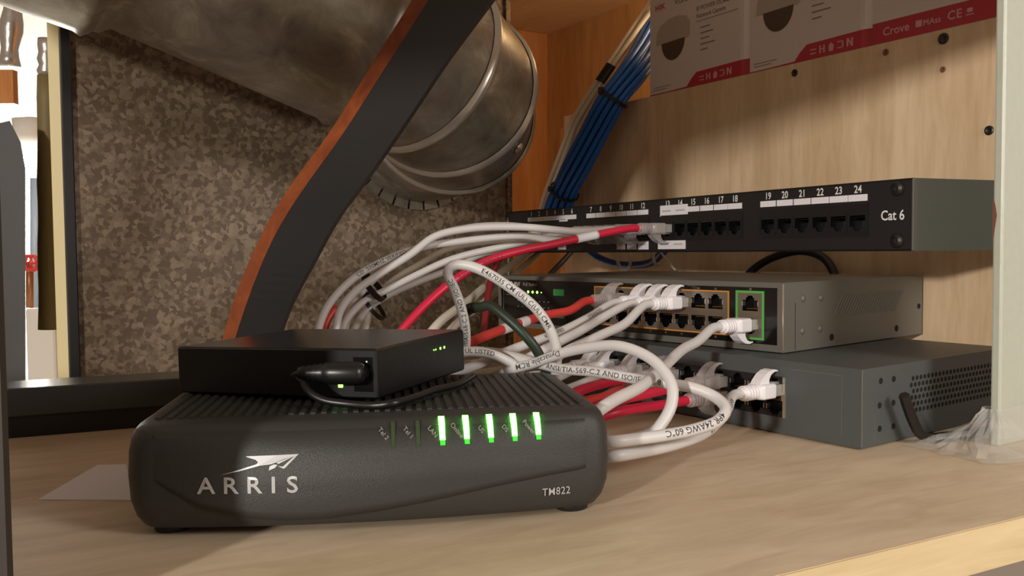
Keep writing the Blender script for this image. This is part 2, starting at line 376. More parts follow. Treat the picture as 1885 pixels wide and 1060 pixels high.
# round duct: axis leaves the sheet, turns through an elbow and climbs toward the camera's left
C0 = Vector((-101, 936, 243)) + WF.x * 1.6; NX = WF.x.normalized(); SD = (-WF.y * math.cos(.33) + Vector((0, 0, 1)) * math.sin(.33)).normalized()
RD, RC, ST = 79, 140, 42
duct = thing('round_duct', 'grey round sheet metal duct with gored elbow entering the galvanized panel', 'duct', C0)
def ring(p, t, up, r, n=48):
    a = (up - t * up.dot(t)).normalized(); bb = t.cross(a)
    return [p + (a * math.cos(2 * math.pi * i / n) + bb * math.sin(2 * math.pi * i / n)) * r for i in range(n)]
UP = NX.cross(SD)
arc = lambda th: (C0 + NX * ST + NX * RC * math.sin(th) + SD * RC * (1 - math.cos(th)), (NX * math.cos(th) + SD * math.sin(th)))
b = MB(); b.loft([ring(C0, NX, UP, RD), ring(C0 + NX * ST, NX, UP, RD)], cap=False); b.build('collar', M['duct'], duct, smooth=True, rel=C0)
b = MB()
for i in range(30):                                            # bent tabs around the collar
    a0 = 2 * math.pi * i / 30; a1 = 2 * math.pi * (i + .86) / 30
    s1 = NX.cross(UP)
    f = lambda a, r, h: C0 + NX * h + (UP * math.cos(a) + s1 * math.sin(a)) * r
    b.add([f(a0, RD, 1.2), f(a1, RD, 1.2), f(a1, RD + 9, 1.2), f(a0, RD + 9, 1.2), f(a0, RD, 2.4), f(a1, RD, 2.4), f(a1, RD + 9, 2.0), f(a0, RD + 9, 2.0)],
          [(0, 1, 2, 3), (7, 6, 5, 4), (0, 4, 5, 1), (1, 5, 6, 2), (2, 6, 7, 3), (3, 7, 4, 0)])
b.build('collar_tabs', M['duct'], duct, rel=C0)
NG = 4
for g in range(NG):                                            # gores
    t0 = math.pi / 2 * g / NG; t1 = math.pi / 2 * (g + 1) / NG
    p0, d0 = arc(t0); p1, d1 = arc(t1); tm = (p1 - p0).normalized()
    # straight segment cut on the two mitre planes
    def mit(p, d):
        n = 48; a = UP; bb = tm.cross(UP).normalized(); out = []
        for i in range(n):
            q = p + (a * math.cos(2 * math.pi * i / n) + bb * math.sin(2 * math.pi * i / n)) * RD
            out.append(q - tm * ((q - p).dot(d) / tm.dot(d)))
        return out
    b = MB(); b.loft([mit(p0, d0), mit(p1, d1)], cap=False); b.build('elbow_gore', M['duct'], duct, smooth=True, rel=C0)
    if g: 
        b = MB(); rr = mit(p0, d0); cen = p0
        b.loft([[cen + (q - cen) * k + d0 * h for q in rr] for k, h in ((1.0, -5), (1.032, -2.6), (1.045, 0), (1.032, 2.6), (1.0, 5))], cap=False)
        b.build('gore_bead', M['beadglint'], duct, smooth=True, rel=C0)
pe, de = arc(math.pi / 2)
b = MB(); b.loft([ring(pe, de, UP, RD), ring(pe + de * 5, de, UP, RD + 4), ring(pe + de * 10, de, UP, RD + 1), ring(pe + de * 172, de, UP, RD + 1), ring(pe + de * 178, de, UP, RD + 7), ring(pe + de * 184, de, UP, RD + 8)], cap=False)
b.build('straight_pipe', M['duct'], duct, smooth=True, rel=C0)
d2 = (SD + Vector((0, 0, -.10)) + NX * .10).normalized(); p2 = pe + de * 182
b = MB(); b.loft([ring(p2, de, UP, RD + 8), ring(p2 + d2 * 6, de, UP, RD + 14), ring(p2 + d2 * 12, de, UP, RD + 12), ring(p2 + d2 * 320, d2, UP, RD + 10)], cap=False)
b.build('sleeve', M['duct'], duct, smooth=True, rel=C0)
b = MB(); p, d = arc(math.pi / 2 * .40); nn = (-d.cross(UP) * .75 * -1 + UP * .3).normalized(); nn = (nn - d * nn.dot(d)).normalized()
b.lathe(p + nn * (RD - 1), nn, [(0, 5), (1.2, 5), (2.6, 3.4), (3.2, 1.2), (3.3, .05)], 14); b.build('rivet', M['spring'], duct, rel=C0)

# black strap with an orange-brown edge, bowed in front of the duct
ORL = [(765, -10), (712, 74), (660, 158), (600, 254), (545, 326), (507, 383), (476, 441), (453, 494), (432, 546), (410, 620), (394, 700)]
ORB = [(795, -10), (744, 70), (693, 150), (628, 252), (574, 326), (524, 400), (488, 470), (456, 553), (433, 622), (414, 700)]
BLR = [(912, -10), (816, 119), (775, 182), (737, 238), (674, 329), (614, 409), (572, 490), (540, 545), (522, 586), (511, 618), (494, 700)]
def resamp(L, n=48):
    P = spline([(x, y, 0) for x, y in L], 4); d = [0]
    for i in range(1, len(P)): d.append(d[-1] + (P[i] - P[i - 1]).length)
    out = []
    for k in range(n):
        t = d[-1] * k / (n - 1); i = max(j for j in range(len(d)) if d[j] <= t + 1e-9); i = min(i, len(P) - 2)
        f = (t - d[i]) / max(d[i + 1] - d[i], 1e-9); out.append(P[i].lerp(P[i + 1], f))
    for _ in range(6): out = [out[0]] + [(out[i - 1] + out[i] * 2 + out[i + 1]) / 4 for i in range(1, n - 1)] + [out[-1]]
    return out
ra, rb, rc = resamp(ORL), resamp(ORB), resamp(BLR)
st = thing('curved_strap', 'wide curved black strap with orange-brown edge slanting before the round duct', 'strap', at(430, 700, 600))
b = MB(); b2 = MB(); rings = []; rings2 = []
for i in range(48):
    Y = 545 + 45 * i / 47
    A = at(ra[i].x, ra[i].y, Y + 12); B0 = at(rb[i].x, rb[i].y, Y); C1 = at(rc[i].x, rc[i].y, Y + 4)
    back = Vector((0, 12, 0))
    rings.append([B0, C1, C1 + back, B0 + back]); rings2.append([A, B0 + Vector((0, -.3, 0)), B0 + back, A + Vector((0, 5, 0))])
b.loft(rings).build('black_band', M['strapb'], st, rel=at(430, 700, 600))
o = b2.loft(rings2).build('edge_strip', M['strapo'], st, rel=at(430, 700, 600)); o['label'] = 'orange-brown edge'

# ------------------------------------------------------------------ generic device pieces
def plate_with_holes(mb, x0, x1, z0, z1, holes, y=0.0, thick=1.0):
    xs = sorted({x0, x1} | {h[i] for h in holes for i in (0, 1)}); zs = sorted({z0, z1} | {h[i] for h in holes for i in (2, 3)})
    vid = {}; V = []; F = []
    def vv(i, j):
        if (i, j) not in vid: vid[(i, j)] = len(V); V.append((xs[i], y, zs[j]))
        return vid[(i, j)]
    for i in range(len(xs) - 1):
        for j in range(len(zs) - 1):
            cx, cz = (xs[i] + xs[i + 1]) / 2, (zs[j] + zs[j + 1]) / 2
            if any(h[0] < cx < h[1] and h[2] < cz < h[3] for h in holes): continue
            F.append((vv(i, j), vv(i + 1, j), vv(i + 1, j + 1), vv(i, j + 1)))
    mb.add(V, F)
def rj_holes(x, z0, up=True, w=11.8, h=7.0):
    """key-shaped jack mouth: main slot plus stepped latch notch"""
    if up: return [(x - w / 2, x + w / 2, z0, z0 + h), (x - 3.2, x + 3.2, z0 + h, z0 + h + 1.7), (x - 2, x + 2, z0 + h + 1.7, z0 + h + 2.9)]
    z1 = z0 + 9.9
    return [(x - w / 2, x + w / 2, z1 - h, z1), (x - 3.2, x + 3.2, z1 - h - 1.7, z1 - h), (x - 2, x + 2, z1 - h - 2.9, z1 - h - 1.7)]
def jack_mesh(metal, up=True):
    """hollow behind a jack mouth, with contacts and side springs; origin at the mouth's centre bottom"""
    mb = MB(); w, h, d = 12.4, 10.2, 13
    mb.add([(-w / 2, .2, -.2), (w / 2, .2, -.2), (w / 2, .2, h), (-w / 2, .2, h), (-w / 2, d, -.2), (w / 2, d, -.2), (w / 2, d, h), (-w / 2, d, h)],
           [(4, 5, 6, 7), (0, 1, 5, 4), (3, 7, 6, 2), (0, 4, 7, 3), (1, 2, 6, 5)])
    mb.m = 1
    for k in range(8):
        x = -3.57 + 1.02 * k
        z = 1.0 if up else h - 1.6
        mb.box(x - .2, x + .2, 2.0, 9.5, z, z + .5)
    mb.m = 2
    if metal:
        for sx in (-1, 1): mb.box(sx * 5.9 - .25, sx * 5.9 + .25, -.1, 3.0, 3.2, 6.2)
    return mb

_pm = {}
def plug_parts(boot_kind):
    """RJ45 plug pointing +y, port mouth at y=0, latch up"""
    if boot_kind in _pm: return _pm[boot_kind]
    body = MB(); body.box(-5.8, 5.8, -8, 9, -3.4, 3.4, .5); body.prism([(-8, 3.4), (-6, 5.0), (6, 3.9), (6, 3.4)], -2.6, 2.6)
    boot = MB()
    def rr(y, w, h, k=.5, n=24):
        out = []
        for i in range(n):
            a = 2 * math.pi * i / n; c, s = math.cos(a), math.sin(a)
            e = k
            out.append((w / 2 * math.copysign(abs(c) ** e, c), y, h / 2 * math.copysign(abs(s) ** e, s)))
        return out
    L = [(-6.6, 12.6, 8.4, .3), (-7.2, 13.2, 9.0, .3), (-17, 13.2, 9.2, .32), (-18.5, 12.0, 8.8, .5), (-19.2, 10.6, 8.6, .7)]
    y = -19.6
    for q in range(4):
        L += [(y, 9.0, 8.2, .9), (y - 1.0, 10.2, 9.0, .9), (y - 1.9, 10.0, 8.8, .9), (y - 2.2, 8.8, 8.0, .9)]; y -= 2.4
    L += [(y, 8.4, 7.6, 1), (y - 1.6, 7.6, 7.0, 1), (y - 2.0, 6.4, 6.2, 1)]
    boot.loft([rr(*q) for q in L])
    # hooked fin over the latch
    out = [(-19, 3.6), (-16.5, 7.0), (-13, 10.0), (-9, 11.9), (-5, 12.4), (-1.5, 11.7), (-1.2, 11.0), (-4.5, 11.0), (-7.6, 9.6), (-9.3, 7.2), (-9.6, 5.2), (-8.6, 3.8)]
    boot.prism(out, -3.4, 3.4)
    _pm[boot_kind] = (body, boot); return _pm[boot_kind]

CABN = {}
def cable(name, label, pts, m, r=2.9, plug=None, cat='cable', group=None, prints=(), tags=(), n=14):
    """pts: world points (mm). plug = (frame, x, z, up, boot material, tilt) with the mouth centre at (x, z)"""
    P = [Vector(p) for p in pts]
    if plug:
        fr, x, z, up, bm_, off = plug
        O = fr.w(x, off, z); D = fr.y
        P = [O - D * 27, O - D * 37] + P
    base = P[0] if not plug else O
    root = thing(name, label, cat, base, 0, group)
    path = spline(P, 3.0)
    b = MB(); b.tube(path, r, n); b.build('jacket', m, root, smooth=True, rel=base)
    if plug:
        body, boot = plug_parts(0)
        Mx = Matrix((fr.x, fr.y, fr.z)).transposed()
        if not up: Mx = Mx @ Matrix(((-1, 0, 0), (0, 1, 0), (0, 0, -1)))
        for src, nm, mm, sm in ((body, 'plug', M['plugclear'], False), (boot, 'boot', bm_, False)):
            q = MB(); q.v = [tuple(Mx @ Vector(v)) for v in src.v]; q.f = [list(f) for f in src.f]; q.mi = [0] * len(q.f); q.build(nm, mm, root)
    # printing wrapped on the side the camera sees
    L = [0]
    for i in range(1, len(path)): L.append(L[-1] + (path[i] - path[i - 1]).length)
    def frame_at(s):
        s = min(max(s, 0), L[-1] - 1e-6); i = int(np.searchsorted(L, s, side='right') - 1); i = min(i, len(path) - 2)
        f = (s - L[i]) / max(L[i + 1] - L[i], 1e-9); p = path[i].lerp(path[i + 1], f)
        a = path[max(i - 1, 0)]; c = path[min(i + 2, len(path) - 1)]; t = (c - a).normalized(); return p, t
    if prints:
        for (txt, s0, size, rev, shift) in prints:
            mb = MB(); v, f = glyphs(txt, size, 'LEFT', 1.05, True); out = []
            for a, h in v:
                p, t = frame_at(s0 - a if rev else s0 + a)
                d = -t if rev else t
                nview = (Vector((0, 0, CAMH)) - p).normalized(); nn = (nview - d * nview.dot(d)).normalized(); upv = nn.cross(d)
                ang = (h - size / 2 + shift) / (r + .08)
                out.append(p + nn * (r + .08) * math.cos(ang) + upv * (r + .08) * math.sin(ang))
            mb.add(out, f)
            mb.build('printing', M['redink'] if m in (M['redc'], M['redo']) else M['ink'], root, rel=base)
    for (s0, s1, mm, nm) in tags:
        q = [frame_at(s0 + (s1 - s0) * k / 8)[0] for k in range(9)]
        b = MB(); b.tube(q, r + .35, n); b.build(nm, mm, root, smooth=True, rel=base)
    return root
# ------------------------------------------------------------------ patch panel
NUMX = [-435.3, -420.7, -405.8, -391.3, -376.6, -361.7, -330.6, -315.4, -300.4, -285.3, -270.2, -255.1, -223.2, -208.0, -192.7, -177.3, -162.0, -147.2, -114.7, -99.3, -84.0, -68.9, -54.0, -39.2]
pp = thing('patch_panel', 'black 24 port rack patch panel marked Cat 6 along the plywood wall', 'patch panel', PF.O, PF.rz)
groups = [NUMX[i:i + 6] for i in (0, 6, 12, 18)]
mods = [(g[0] - 8.2, g[-1] + 8.2, 9.5, 30.2) for g in groups]
b = MB(); plate_with_holes(b, -482.6, 0, 0, 44, mods)
b.box(-482.6, -1.2, 0, 14, 42.8, 44); b.box(-482.6, -1.2, 0, 14, 0, 1.2); b.box(-482.6, -481.4, 0, 14, 0, 44)
b.build('faceplate', M['panel'], pp)
b = MB(); b.box(-470, -14, 16, 34, 6, 38); b.build('circuit_board', M['hole'], pp)
sa = math.radians(8.4); BR = [(0, .3), (math.sin(sa) * 128, math.cos(sa) * 128), (math.sin(sa) * 128 - 2, math.cos(sa) * 128), (-2, .3)]
b = MB(); b.prism(BR, .1, 43.9, 'z'); o = b.build('side_bracket', M['panelside'], pp); o['label'] = 'dark grey side bracket'
b = MB(); b.box(-480, -478, 14, 132, 1, 43); b.build('side_bracket', M['panelside'], pp)
b = MB(); b.box(-.9, .5, -.3, .6, .2, 43.8, .3); o = b.build('corner_edge', M['poe'], pp); o['label'] = 'bright corner edge'  # thin strip in a paler colour than the faceplate
for gi, g in enumerate(groups):
    x0, x1 = mods[gi][:2]; hs = [h for x in g for h in rj_holes(x, 13, False)]
    b = MB(); plate_with_holes(b, x0, x1, 9.5, 30.2, hs, -.5)
    for q in ((x0, x0 + .01, -.5, 1, 9.5, 30.2), (x1 - .01, x1, -.5, 1, 9.5, 30.2), (x0, x1, -.5, 1, 30.19, 30.2), (x0, x1, -.5, 1, 9.5, 9.51)): b.box(*q)
    for x in g:
        for s_ in (-1, 1): b.box(x + s_ * 6.9 - .3, x + s_ * 6.9 + .3, -1.0, -.45, 12.2, 25)
        b.box(x - 6.9, x + 6.9, -.9, -.45, 11.6, 12.2)
    b.build('jack_module', M['jack'], pp)
j0 = jack_mesh(False, False).build('jack', [M['jack'], M['jack'], M['spring']], pp); j0.location = Vector((NUMX[0], -.5, 13)) * K
for x in NUMX[1:]:
    o = j0.copy(); COL.objects.link(o); o.parent = pp; o.location = Vector((x, -.5, 13)) * K
pl0 = None
for i, x in enumerate(NUMX):
    if pl0 is None:
        b = MB(); b.box(-7.2, 7.2, -.25, 0, -2.1, 2.1); pl0 = b.build('port_label', M['paper'], pp); o = pl0
    else: o = pl0.copy(); COL.objects.link(o); o.parent = pp
    o.location = Vector((x, 0, 34.1)) * K
for i, x in enumerate(NUMX):
    b = MB(); put_text(b, str(i + 1), x, 37.4, 4.9, -.12, sx=.86); b.build('port_number', M['print'], pp)
b = MB(); put_text(b, 'Cat 6', -14.0, 19.2, 6.2, -.12, sx=.86); b.build('lettering', M['print'], pp)
for (x0, x1, z0, z1, t) in [(-232.2, -198.8, 29.4, 38.4, .45), (-235, -201.4, 2.5, 10.6, .45), (-261.4, -247.6, 2.4, 10.9, .4), (-276.5, -263.7, 2.4, 10.7, .4), (-291.3, -279.5, 2.5, 10.5, .4), (-383.4, -369.2, 28.2, 36.3, .45), (-385.6, -372.3, 3, 9.2, .4)]:
    b = MB(); b.box(x0, x1, -t, 0, z0, z1); o = b.build('sticker', M['paper'], pp)
    k = MB()
    n = 2 if x1 - x0 > 20 else 1
    for q in range(n):
        xa = x0 + (x1 - x0) * q / n + 3; xb = x0 + (x1 - x0) * (q + 1) / n - 3
        for u in range(6): k.box(xa + (xb - xa) * u / 6, xa + (xb - xa) * (u + .6) / 6, -t - .08, -t, (z0 + z1) / 2 - .7, (z0 + z1) / 2 + .5)
    k.build('faint_marks', M['printdim'], o)
for z in (38.2, 6.4):
    b = MB(); b.lathe((-10.7, 0, z), (0, -1, 0), [(0, 4.6), (.8, 4.6), (1.6, 3.9), (2.4, 2.2), (1.5, 1.9), (1.2, .05)], 20); b.build('screw', M['hex'], pp)

# ------------------------------------------------------------------ switch with the lit ports
W2, D2, H2 = 288.4, 181, 44
pe_ = thing('network_switch', 'grey steel switch with orange and green framed ports under the patch panel', 'network switch', EF.O, EF.rz)
b = MB(); ins = (-283.9, -4.5, 4.3, 40.6)
plate_with_holes(b, -W2, 0, 0, H2, [ins])
b.add([(-W2, 0, 0), (0, 0, 0), (0, D2, 0), (-W2, D2, 0), (-W2, 0, H2), (0, 0, H2), (0, D2, H2), (-W2, D2, H2)], [(0, 1, 2, 3), (4, 5, 6, 7), (1, 2, 6, 5), (0, 3, 7, 4), (3, 2, 6, 7)])
b.box(-.35, .25, -.25, .35, .6, H2 - .6)
b.build('case', M['poe'], pe_)
b = MB(); b.box(-.8, .3, -.35, .3, .8, H2 - .8, .2); o = b.build('corner_edge', M['spring'], pe_); o['label'] = 'bright worn corner edge'  # thin strip of bright metal along the front corner
PB = (-167.4, -42.4, 9.0, 36.8); GB = (-34.6, -14.2, 8.2, 36.8)
b = MB(); plate_with_holes(b, ins[0], ins[1], ins[2], ins[3], [PB, GB], .5)
b.add([(ins[0], 0, ins[2]), (ins[1], 0, ins[2]), (ins[1], .5, ins[2]), (ins[0], .5, ins[2])], [(0, 1, 2, 3)])
b.build('front_panel', M['poeface'], pe_)
PX = [-154.3 + 14.5 * i for i in range(8)]
hs = [h for x in PX for h in rj_holes(x, 25.2, True) + rj_holes(x, 10.3, False)]
b = MB(); plate_with_holes(b, *PB, hs, .3); b.build('port_shield', M['shield'], pe_)
hs = rj_holes(-25.1, 25.2, True) + rj_holes(-25.1, 10.3, False)
b = MB(); plate_with_holes(b, *GB, hs, .3); b.build('port_shield', M['shield'], pe_)
def frame_bars(r, t, y0, y1):
    b = MB(); x0, x1, z0, z1 = r
    b.box(x0 - t, x1 + t, y0, y1, z1, z1 + t); b.box(x0 - t, x1 + t, y0, y1, z0 - t, z0); b.box(x0 - t, x0, y0, y1, z0, z1); b.box(x1, x1 + t, y0, y1, z0, z1); return b
o = frame_bars(PB, .9, -.1, .5).build('port_border', M['orange'], pe_); o['label'] = 'orange border line'
o = frame_bars((GB[0], GB[1] - 1.6, GB[2], GB[3]), 1.5, -.1, .5).build('port_border', M['greenp'], pe_); o['label'] = 'green border line'
ja = jack_mesh(True, True).build('port', [M['jack'], M['gold'], M['spring']], pe_); jb = jack_mesh(True, False).build('port', [M['jack'], M['gold'], M['spring']], pe_)
first = {ja: True, jb: True}
for x in PX + [-25.1]:
    for src, z in ((ja, 25.2), (jb, 10.3)):
        o = src if first[src] else src.copy()
        if not first[src]: COL.objects.link(o); o.parent = pe_
        first[src] = False; o.location = Vector((x, .3, z)) * K
b = MB()
for i, x in enumerate(PX): put_text(b, str(2 * i + 2), x, 38.1, 1.5, .4); put_text(b, str(2 * i + 1), x, 5.8, 1.5, .4)
put_text(b, '18', -25.1, 38.6, 1.5, .4)
put_text(b, 'PoE Switch', -255, 35.6, 3.0, .4, 'LEFT', sx=1.0)
b.build('lettering', M['printdim'], pe_)
b = MB(); put_text(b, 'BV/', -266.8, 35.2, 3.6, .4, 'LEFT', sx=1.1)
b.prism([(-271 + 2.3 * math.cos(a * math.pi / 8), 36.8 + 2.3 * math.sin(a * math.pi / 8)) for a in range(16)], .3, .5, 'y'); b.build('logo', M['print'], pe_)
for i, x in enumerate((-248.1, -242.3, -236.5, -231.2)):
    b = MB(); b.lathe((x, .5, 30.6), (0, -1, 0), [(0, 1.2 if i < 3 else .6), (.3, 1.1 if i < 3 else .5), (.45, .05)], 12); b.build('status_light', M['leddot'], pe_)
b = MB(); b.box(-216.2, -203.3, .3, .5, 28.6, 33.9); b.build('colour_patch', M['greensq'], pe_)
b = MB(); b.box(-216.2, -203.4, .3, .5, 10.5, 14.1); b.build('colour_patch', M['greensq'], pe_)
b = MB()
for r_ in range(2):
    for i in range(8): b.box(-262 + 5.6 * i, -260.9 + 5.6 * i, .3, .46, 22.5 - 5 * r_, 23.3 - 5 * r_)
b.box(-281, -268, .3, .46, 27.4, 27.7); b.box(-281.8, -281.4, .3, .46, 6, 38); b.build('printed_lines', M['printdim'], pe_)
for (y, z) in ((21.7, 33.2), (42.5, 32.9), (21, 12.4), (41.5, 12.6)):
    b = MB(); b.lathe((0, y, z), (1, 0, 0), [(0, 2.4), (.5, 2.0), (.9, 1.0), (1.0, .05)], 14); b.build('dimple', M['poe'], pe_, smooth=True)
for (y, z, r) in ((55.2, 6.1, 2.3), (142.1, 6.5, 2.3), (175.6, 21.1, 2.0)):
    b = MB(); b.lathe((0, y, z), (1, 0, 0), [(0, r), (.4, r), (.6, r * .75), (.15, r * .3), (.1, .05)], 14); b.build('screw', M['hole'], pe_)
b = MB()
for i in range(24):
    y = 57 + 3.55 * i
    b.prism([(y, 19.8), (y + 1.7, 19.8), (y + 13.1, 34.2), (y + 11.4, 34.2)], 0, .45, 'x')
b.build('vent_louvres', M['poe'], pe_)
b = MB(); b.box(-.02, .12, 12.6, 13.0, 1, 31); b.build('cover_seam', M['hole'], pe_)

# ------------------------------------------------------------------ lower switch
W3, D3, H3 = 285, 167, 43.5
bs = thing('network_switch', 'slate grey steel switch lying on the shelf beneath the other switch', 'network switch', BF.O, BF.rz)
BP = (-234, -50.0, 9.3, 33.6)
b = MB(); plate_with_holes(b, -W3, 0, 0, H3, [BP])
b.add([(-W3, 0, 0), (0, 0, 0), (0, D3, 0), (-W3, D3, 0), (-W3, 0, H3), (0, 0, H3), (0, D3, H3), (-W3, D3, H3)], [(0, 1, 2, 3), (4, 5, 6, 7), (1, 2, 6, 5), (0, 3, 7, 4), (3, 2, 6, 7)])
b.build('case', M['bsw'], bs)
b = MB(); b.box(-.45, .2, -.2, .45, .6, H3 - .5, .15); o = b.build('corner_edge', M['poe'], bs); o['label'] = 'bright corner edge'  # thin paler strip down the case corner
BX = [-57.6 - 14 * k for k in range(12)]
hs = [h for x in BX for h in rj_holes(x, 22.4, True) + rj_holes(x, 10.2, False)]
b = MB(); plate_with_holes(b, *BP, hs, .2); b.build('port_plate', M['panel'], bs)
b = MB(); b.box(-51.4, -49.8, -.7, .3, 9.3, 33.6); b.box(-52.6, -51.4, -.25, .3, 19.2, 24.5); o = b.build('port_shield', M['spring'], bs)
ka = jack_mesh(True, True).build('port', [M['jack'], M['gold'], M['spring']], bs); kb = jack_mesh(True, False).build('port', [M['jack'], M['gold'], M['spring']], bs)
fst = {ka: True, kb: True}
for x in BX:
    for src, z in ((ka, 22.4), (kb, 10.2)):
        o = src if fst[src] else src.copy()
        if not fst[src]: COL.objects.link(o); o.parent = bs
        fst[src] = False; o.location = Vector((x, .2, z)) * K
b = MB(); b.box(-12.6, -12.2, -.06, .02, 5, 39); b.box(-46, -12.2, -.06, .02, 38.6, 39); b.build('face_outline', M['poe'], bs)
for (y, z) in ((17.9, 35.6), (30.8, 35.5), (16.9, 22), (30.7, 22), (17.1, 8.9), (30.7, 8.6)):
    b = MB(); b.lathe((0, y, z), (1, 0, 0), [(0, 1.8), (.3, 1.7), (.1, .9), (.05, .05)], 12); b.build('screw', M['hole'], bs)
b = MB()
for r_ in range(6):
    for c_ in range(27):
        y = 51 + 4.2 * c_ - (2.1 if r_ % 2 else 0) + .3 * r_; z = 34.0 - 3.75 * r_
        b.prism([(y + 1.55 * math.cos(a * math.pi / 3 + .5), z + 1.55 * math.sin(a * math.pi / 3 + .5)) for a in range(6)], -.3, .08, 'x')
b.build('vent_holes', M['hole'], bs)
b = MB(); b.box(-.05, .1, 12.5, 12.8, 2, 17); b.build('cover_seam', M['poe'], bs)

# ------------------------------------------------------------------ modem
zb = [0, 3, 8, 14, 24, 34, 40, 44]; bb = [7, 9, 11, 12, 12, 9, 5, 1]
def mfront(x, z): return -float(np.interp(z, zb, bb)) * (1 - (x / 97.5) ** 2)
def moutline(z, hw, yin, yb, cr=11):
    out = []
    for i in range(25):
        x = -hw + cr + (2 * hw - 2 * cr) * i / 24; out.append((x, mfront(x, z) + yin, z))
    yr = mfront(hw - cr, z) + yin
    for k in range(1, 7):
        a = -math.pi / 2 + math.pi / 2 * k / 6; out.append((hw - cr + cr * math.cos(a), yr + cr + cr * math.sin(a), z))
    for (cx, cy, a0) in ((hw - cr, yb - cr, 0), (-hw + cr, yb - cr, math.pi / 2)):
        for k in range(7):
            a = a0 + math.pi / 2 * k / 6; out.append((cx + cr * math.cos(a), cy + cr * math.sin(a), z))
    for k in range(6):
        a = math.pi + math.pi / 2 * k / 6; out.append((-hw + cr + cr * math.cos(a), yr + cr + cr * math.sin(a), z))
    return out
md = thing('modem', 'charcoal cable modem with five lit green lights at the shelf front', 'modem', MF.O, MF.rz)
b = MB(); b.loft([moutline(z, hw, yi, yb) for z, hw, yi, yb in ((3, 90, 6, 114), (4.2, 92.5, 2.5, 116), (8, 95, 1, 118), (14, 96.8, 0, 120), (24, 97.6, 0, 121), (34, 97.2, 0, 121), (39, 96.2, 0, 120.5), (42, 95, .6, 120), (43.4, 93.8, 1.8, 119), (44, 92.2, 3.6, 118))])
b.build('body', M['modem'], md, smooth=True)
# upper face plate with a smile-shaped lower edge
sx_ = [-97, -82, -69, -47, -34, -22, 0, 20, 46, 70, 90, 97]; sz_ = [30, 21.3, 13.7, 8.4, 7.4, 7.6, 10, 12.8, 16.8, 19.6, 21.2, 21.6]
b = MB(); nx, nz = 60, 10; V = []; F = []
for layer in (.9, -.2):
    for i in range(nx + 1):
        x = -85.5 + 171 * i / nx; z0 = float(np.interp(x, sx_, sz_))
        for j in range(nz + 1):
            z = z0 + (41 - z0) * j / nz
            tp = min(1, max(0, (x + 85.5) / 22)) * min(1, (85.5 - x) / 3) * min(1, (41.2 - z) / 5); tp = max(tp, 0) ** .7
            V.append((x, mfront(x, z) - (layer * tp if layer > 0 else layer), z))
n1 = (nx + 1) * (nz + 1)
for i in range(nx):
    for j in range(nz):
        q = i * (nz + 1) + j; F.append((q, q + nz + 1, q + nz + 2, q + 1))
    q = i * (nz + 1); F.append((q, q + n1, q + n1 + nz + 1, q + nz + 1)); q += nz; F.append((q, q + nz + 1, q + n1 + nz + 1, q + n1))
b.add(V, F); b.build('face_plate', M['modem'], md, smooth=True)
b = MB()
for i in range(41):
    x = -88 + 4.4 * i
    b.prism([(x - 1.05, 15), (x + 1.05, 15), (x + 1.05, 112), (x - 1.05, 112)], 43.8, 44.7, 'z')
b.build('vent_grille', M['modemtop'], md)
for (x, y) in ((82, 12), (-82, 12), (82, 108), (-82, 108)):
    b = MB(); b.lathe((x, y, 0), (0, 0, 1), [(0, 6.5), (.6, 7.4), (3, 7.6), (5, 7.0)], 18); b.build('foot', M['blackp'], md, smooth=True)
msurf = lambda x, z: mfront(x, z) - 1.15
b = MB()
for ch, xc in (('A', -65.2), ('R', -56.0), ('R', -47.0), ('I', -39.6), ('S', -32.4)): put_text(b, ch, xc, 18.8, 6.4, align='CENTER', sx=1.12, surf=msurf)
b.build('lettering', M['silver'], md)
b = MB()
for poly in ([(-60.0, 25.8), (-53, 27.6), (-46.0, 29.7), (-45.4, 30.4), (-46.3, 31.3), (-50.0, 32.5), (-50, 32.7), (-38, 32.9), (-30.0, 33.1), (-30.3, 32.8), (-35.5, 31.3), (-40.5, 29.6), (-45.0, 29.1), (-52.6, 27.2)],
             [(-30.2, 32.9), (-35.2, 28.0), (-35.9, 27.9), (-37.8, 28.9), (-36.0, 28.6), (-31.6, 32.4)], [(-38.5, 30.1), (-31, 32.7), (-37.7, 29.6)],
             [(-41.3, 27.3), (-41.0, 28.8), (-39.4, 29.5), (-38.0, 29.3), (-39.0, 28.2)]):
    b.add([(x, msurf(x, z), z) for x, z in poly], [list(range(len(poly)))])
b.build('logo', M['silver'], md)
b = MB(); put_text(b, 'TM822', 72.4, 10.9, 3.2, align='CENTER', sx=.9, spacing=1.08, surf=lambda x, z: mfront(x, z) - .35); b.build('model_lettering', M['silver'], md)
LX = [6.4, 16.2, 25.9, 35.7, 45.5, 55.3, 65.2]; LN = ['Tel 2', 'Tel 1', 'LAN', 'Online', 'US', 'DS', 'Power']
b = MB()
for x, s_ in zip(LX, LN): put_text(b, s_, x - 4.4, 38.6, 1.75, align='CENTER', rot=-math.radians(50), surf=msurf, sx=1.0)
b.build('light_names', M['printdim'], md)
def led_strip(x, z0, z1, w_, out):
    b = MB(); V = []; n = 8
    for k in range(n + 1):
        z = z0 + (z1 - z0) * k / n
        zz = min(z, 43.6); y = mfront(x, zz) + (0 if zz < 42 else (zz - 42) * .8)
        for X, o_ in ((x - w_, .2), (x - w_ * .8, -out), (x + w_ * .8, -out), (x + w_, .2)): V.append((X, y + o_, z))
    F = [(4 * k + j, 4 * k + j + 1, 4 * k + 5 + j, 4 * k + 4 + j) for k in range(n) for j in range(3)] + [(0, 1, 2, 3), (4 * n, 4 * n + 1, 4 * n + 2, 4 * n + 3)]
    return b.add(V, F)
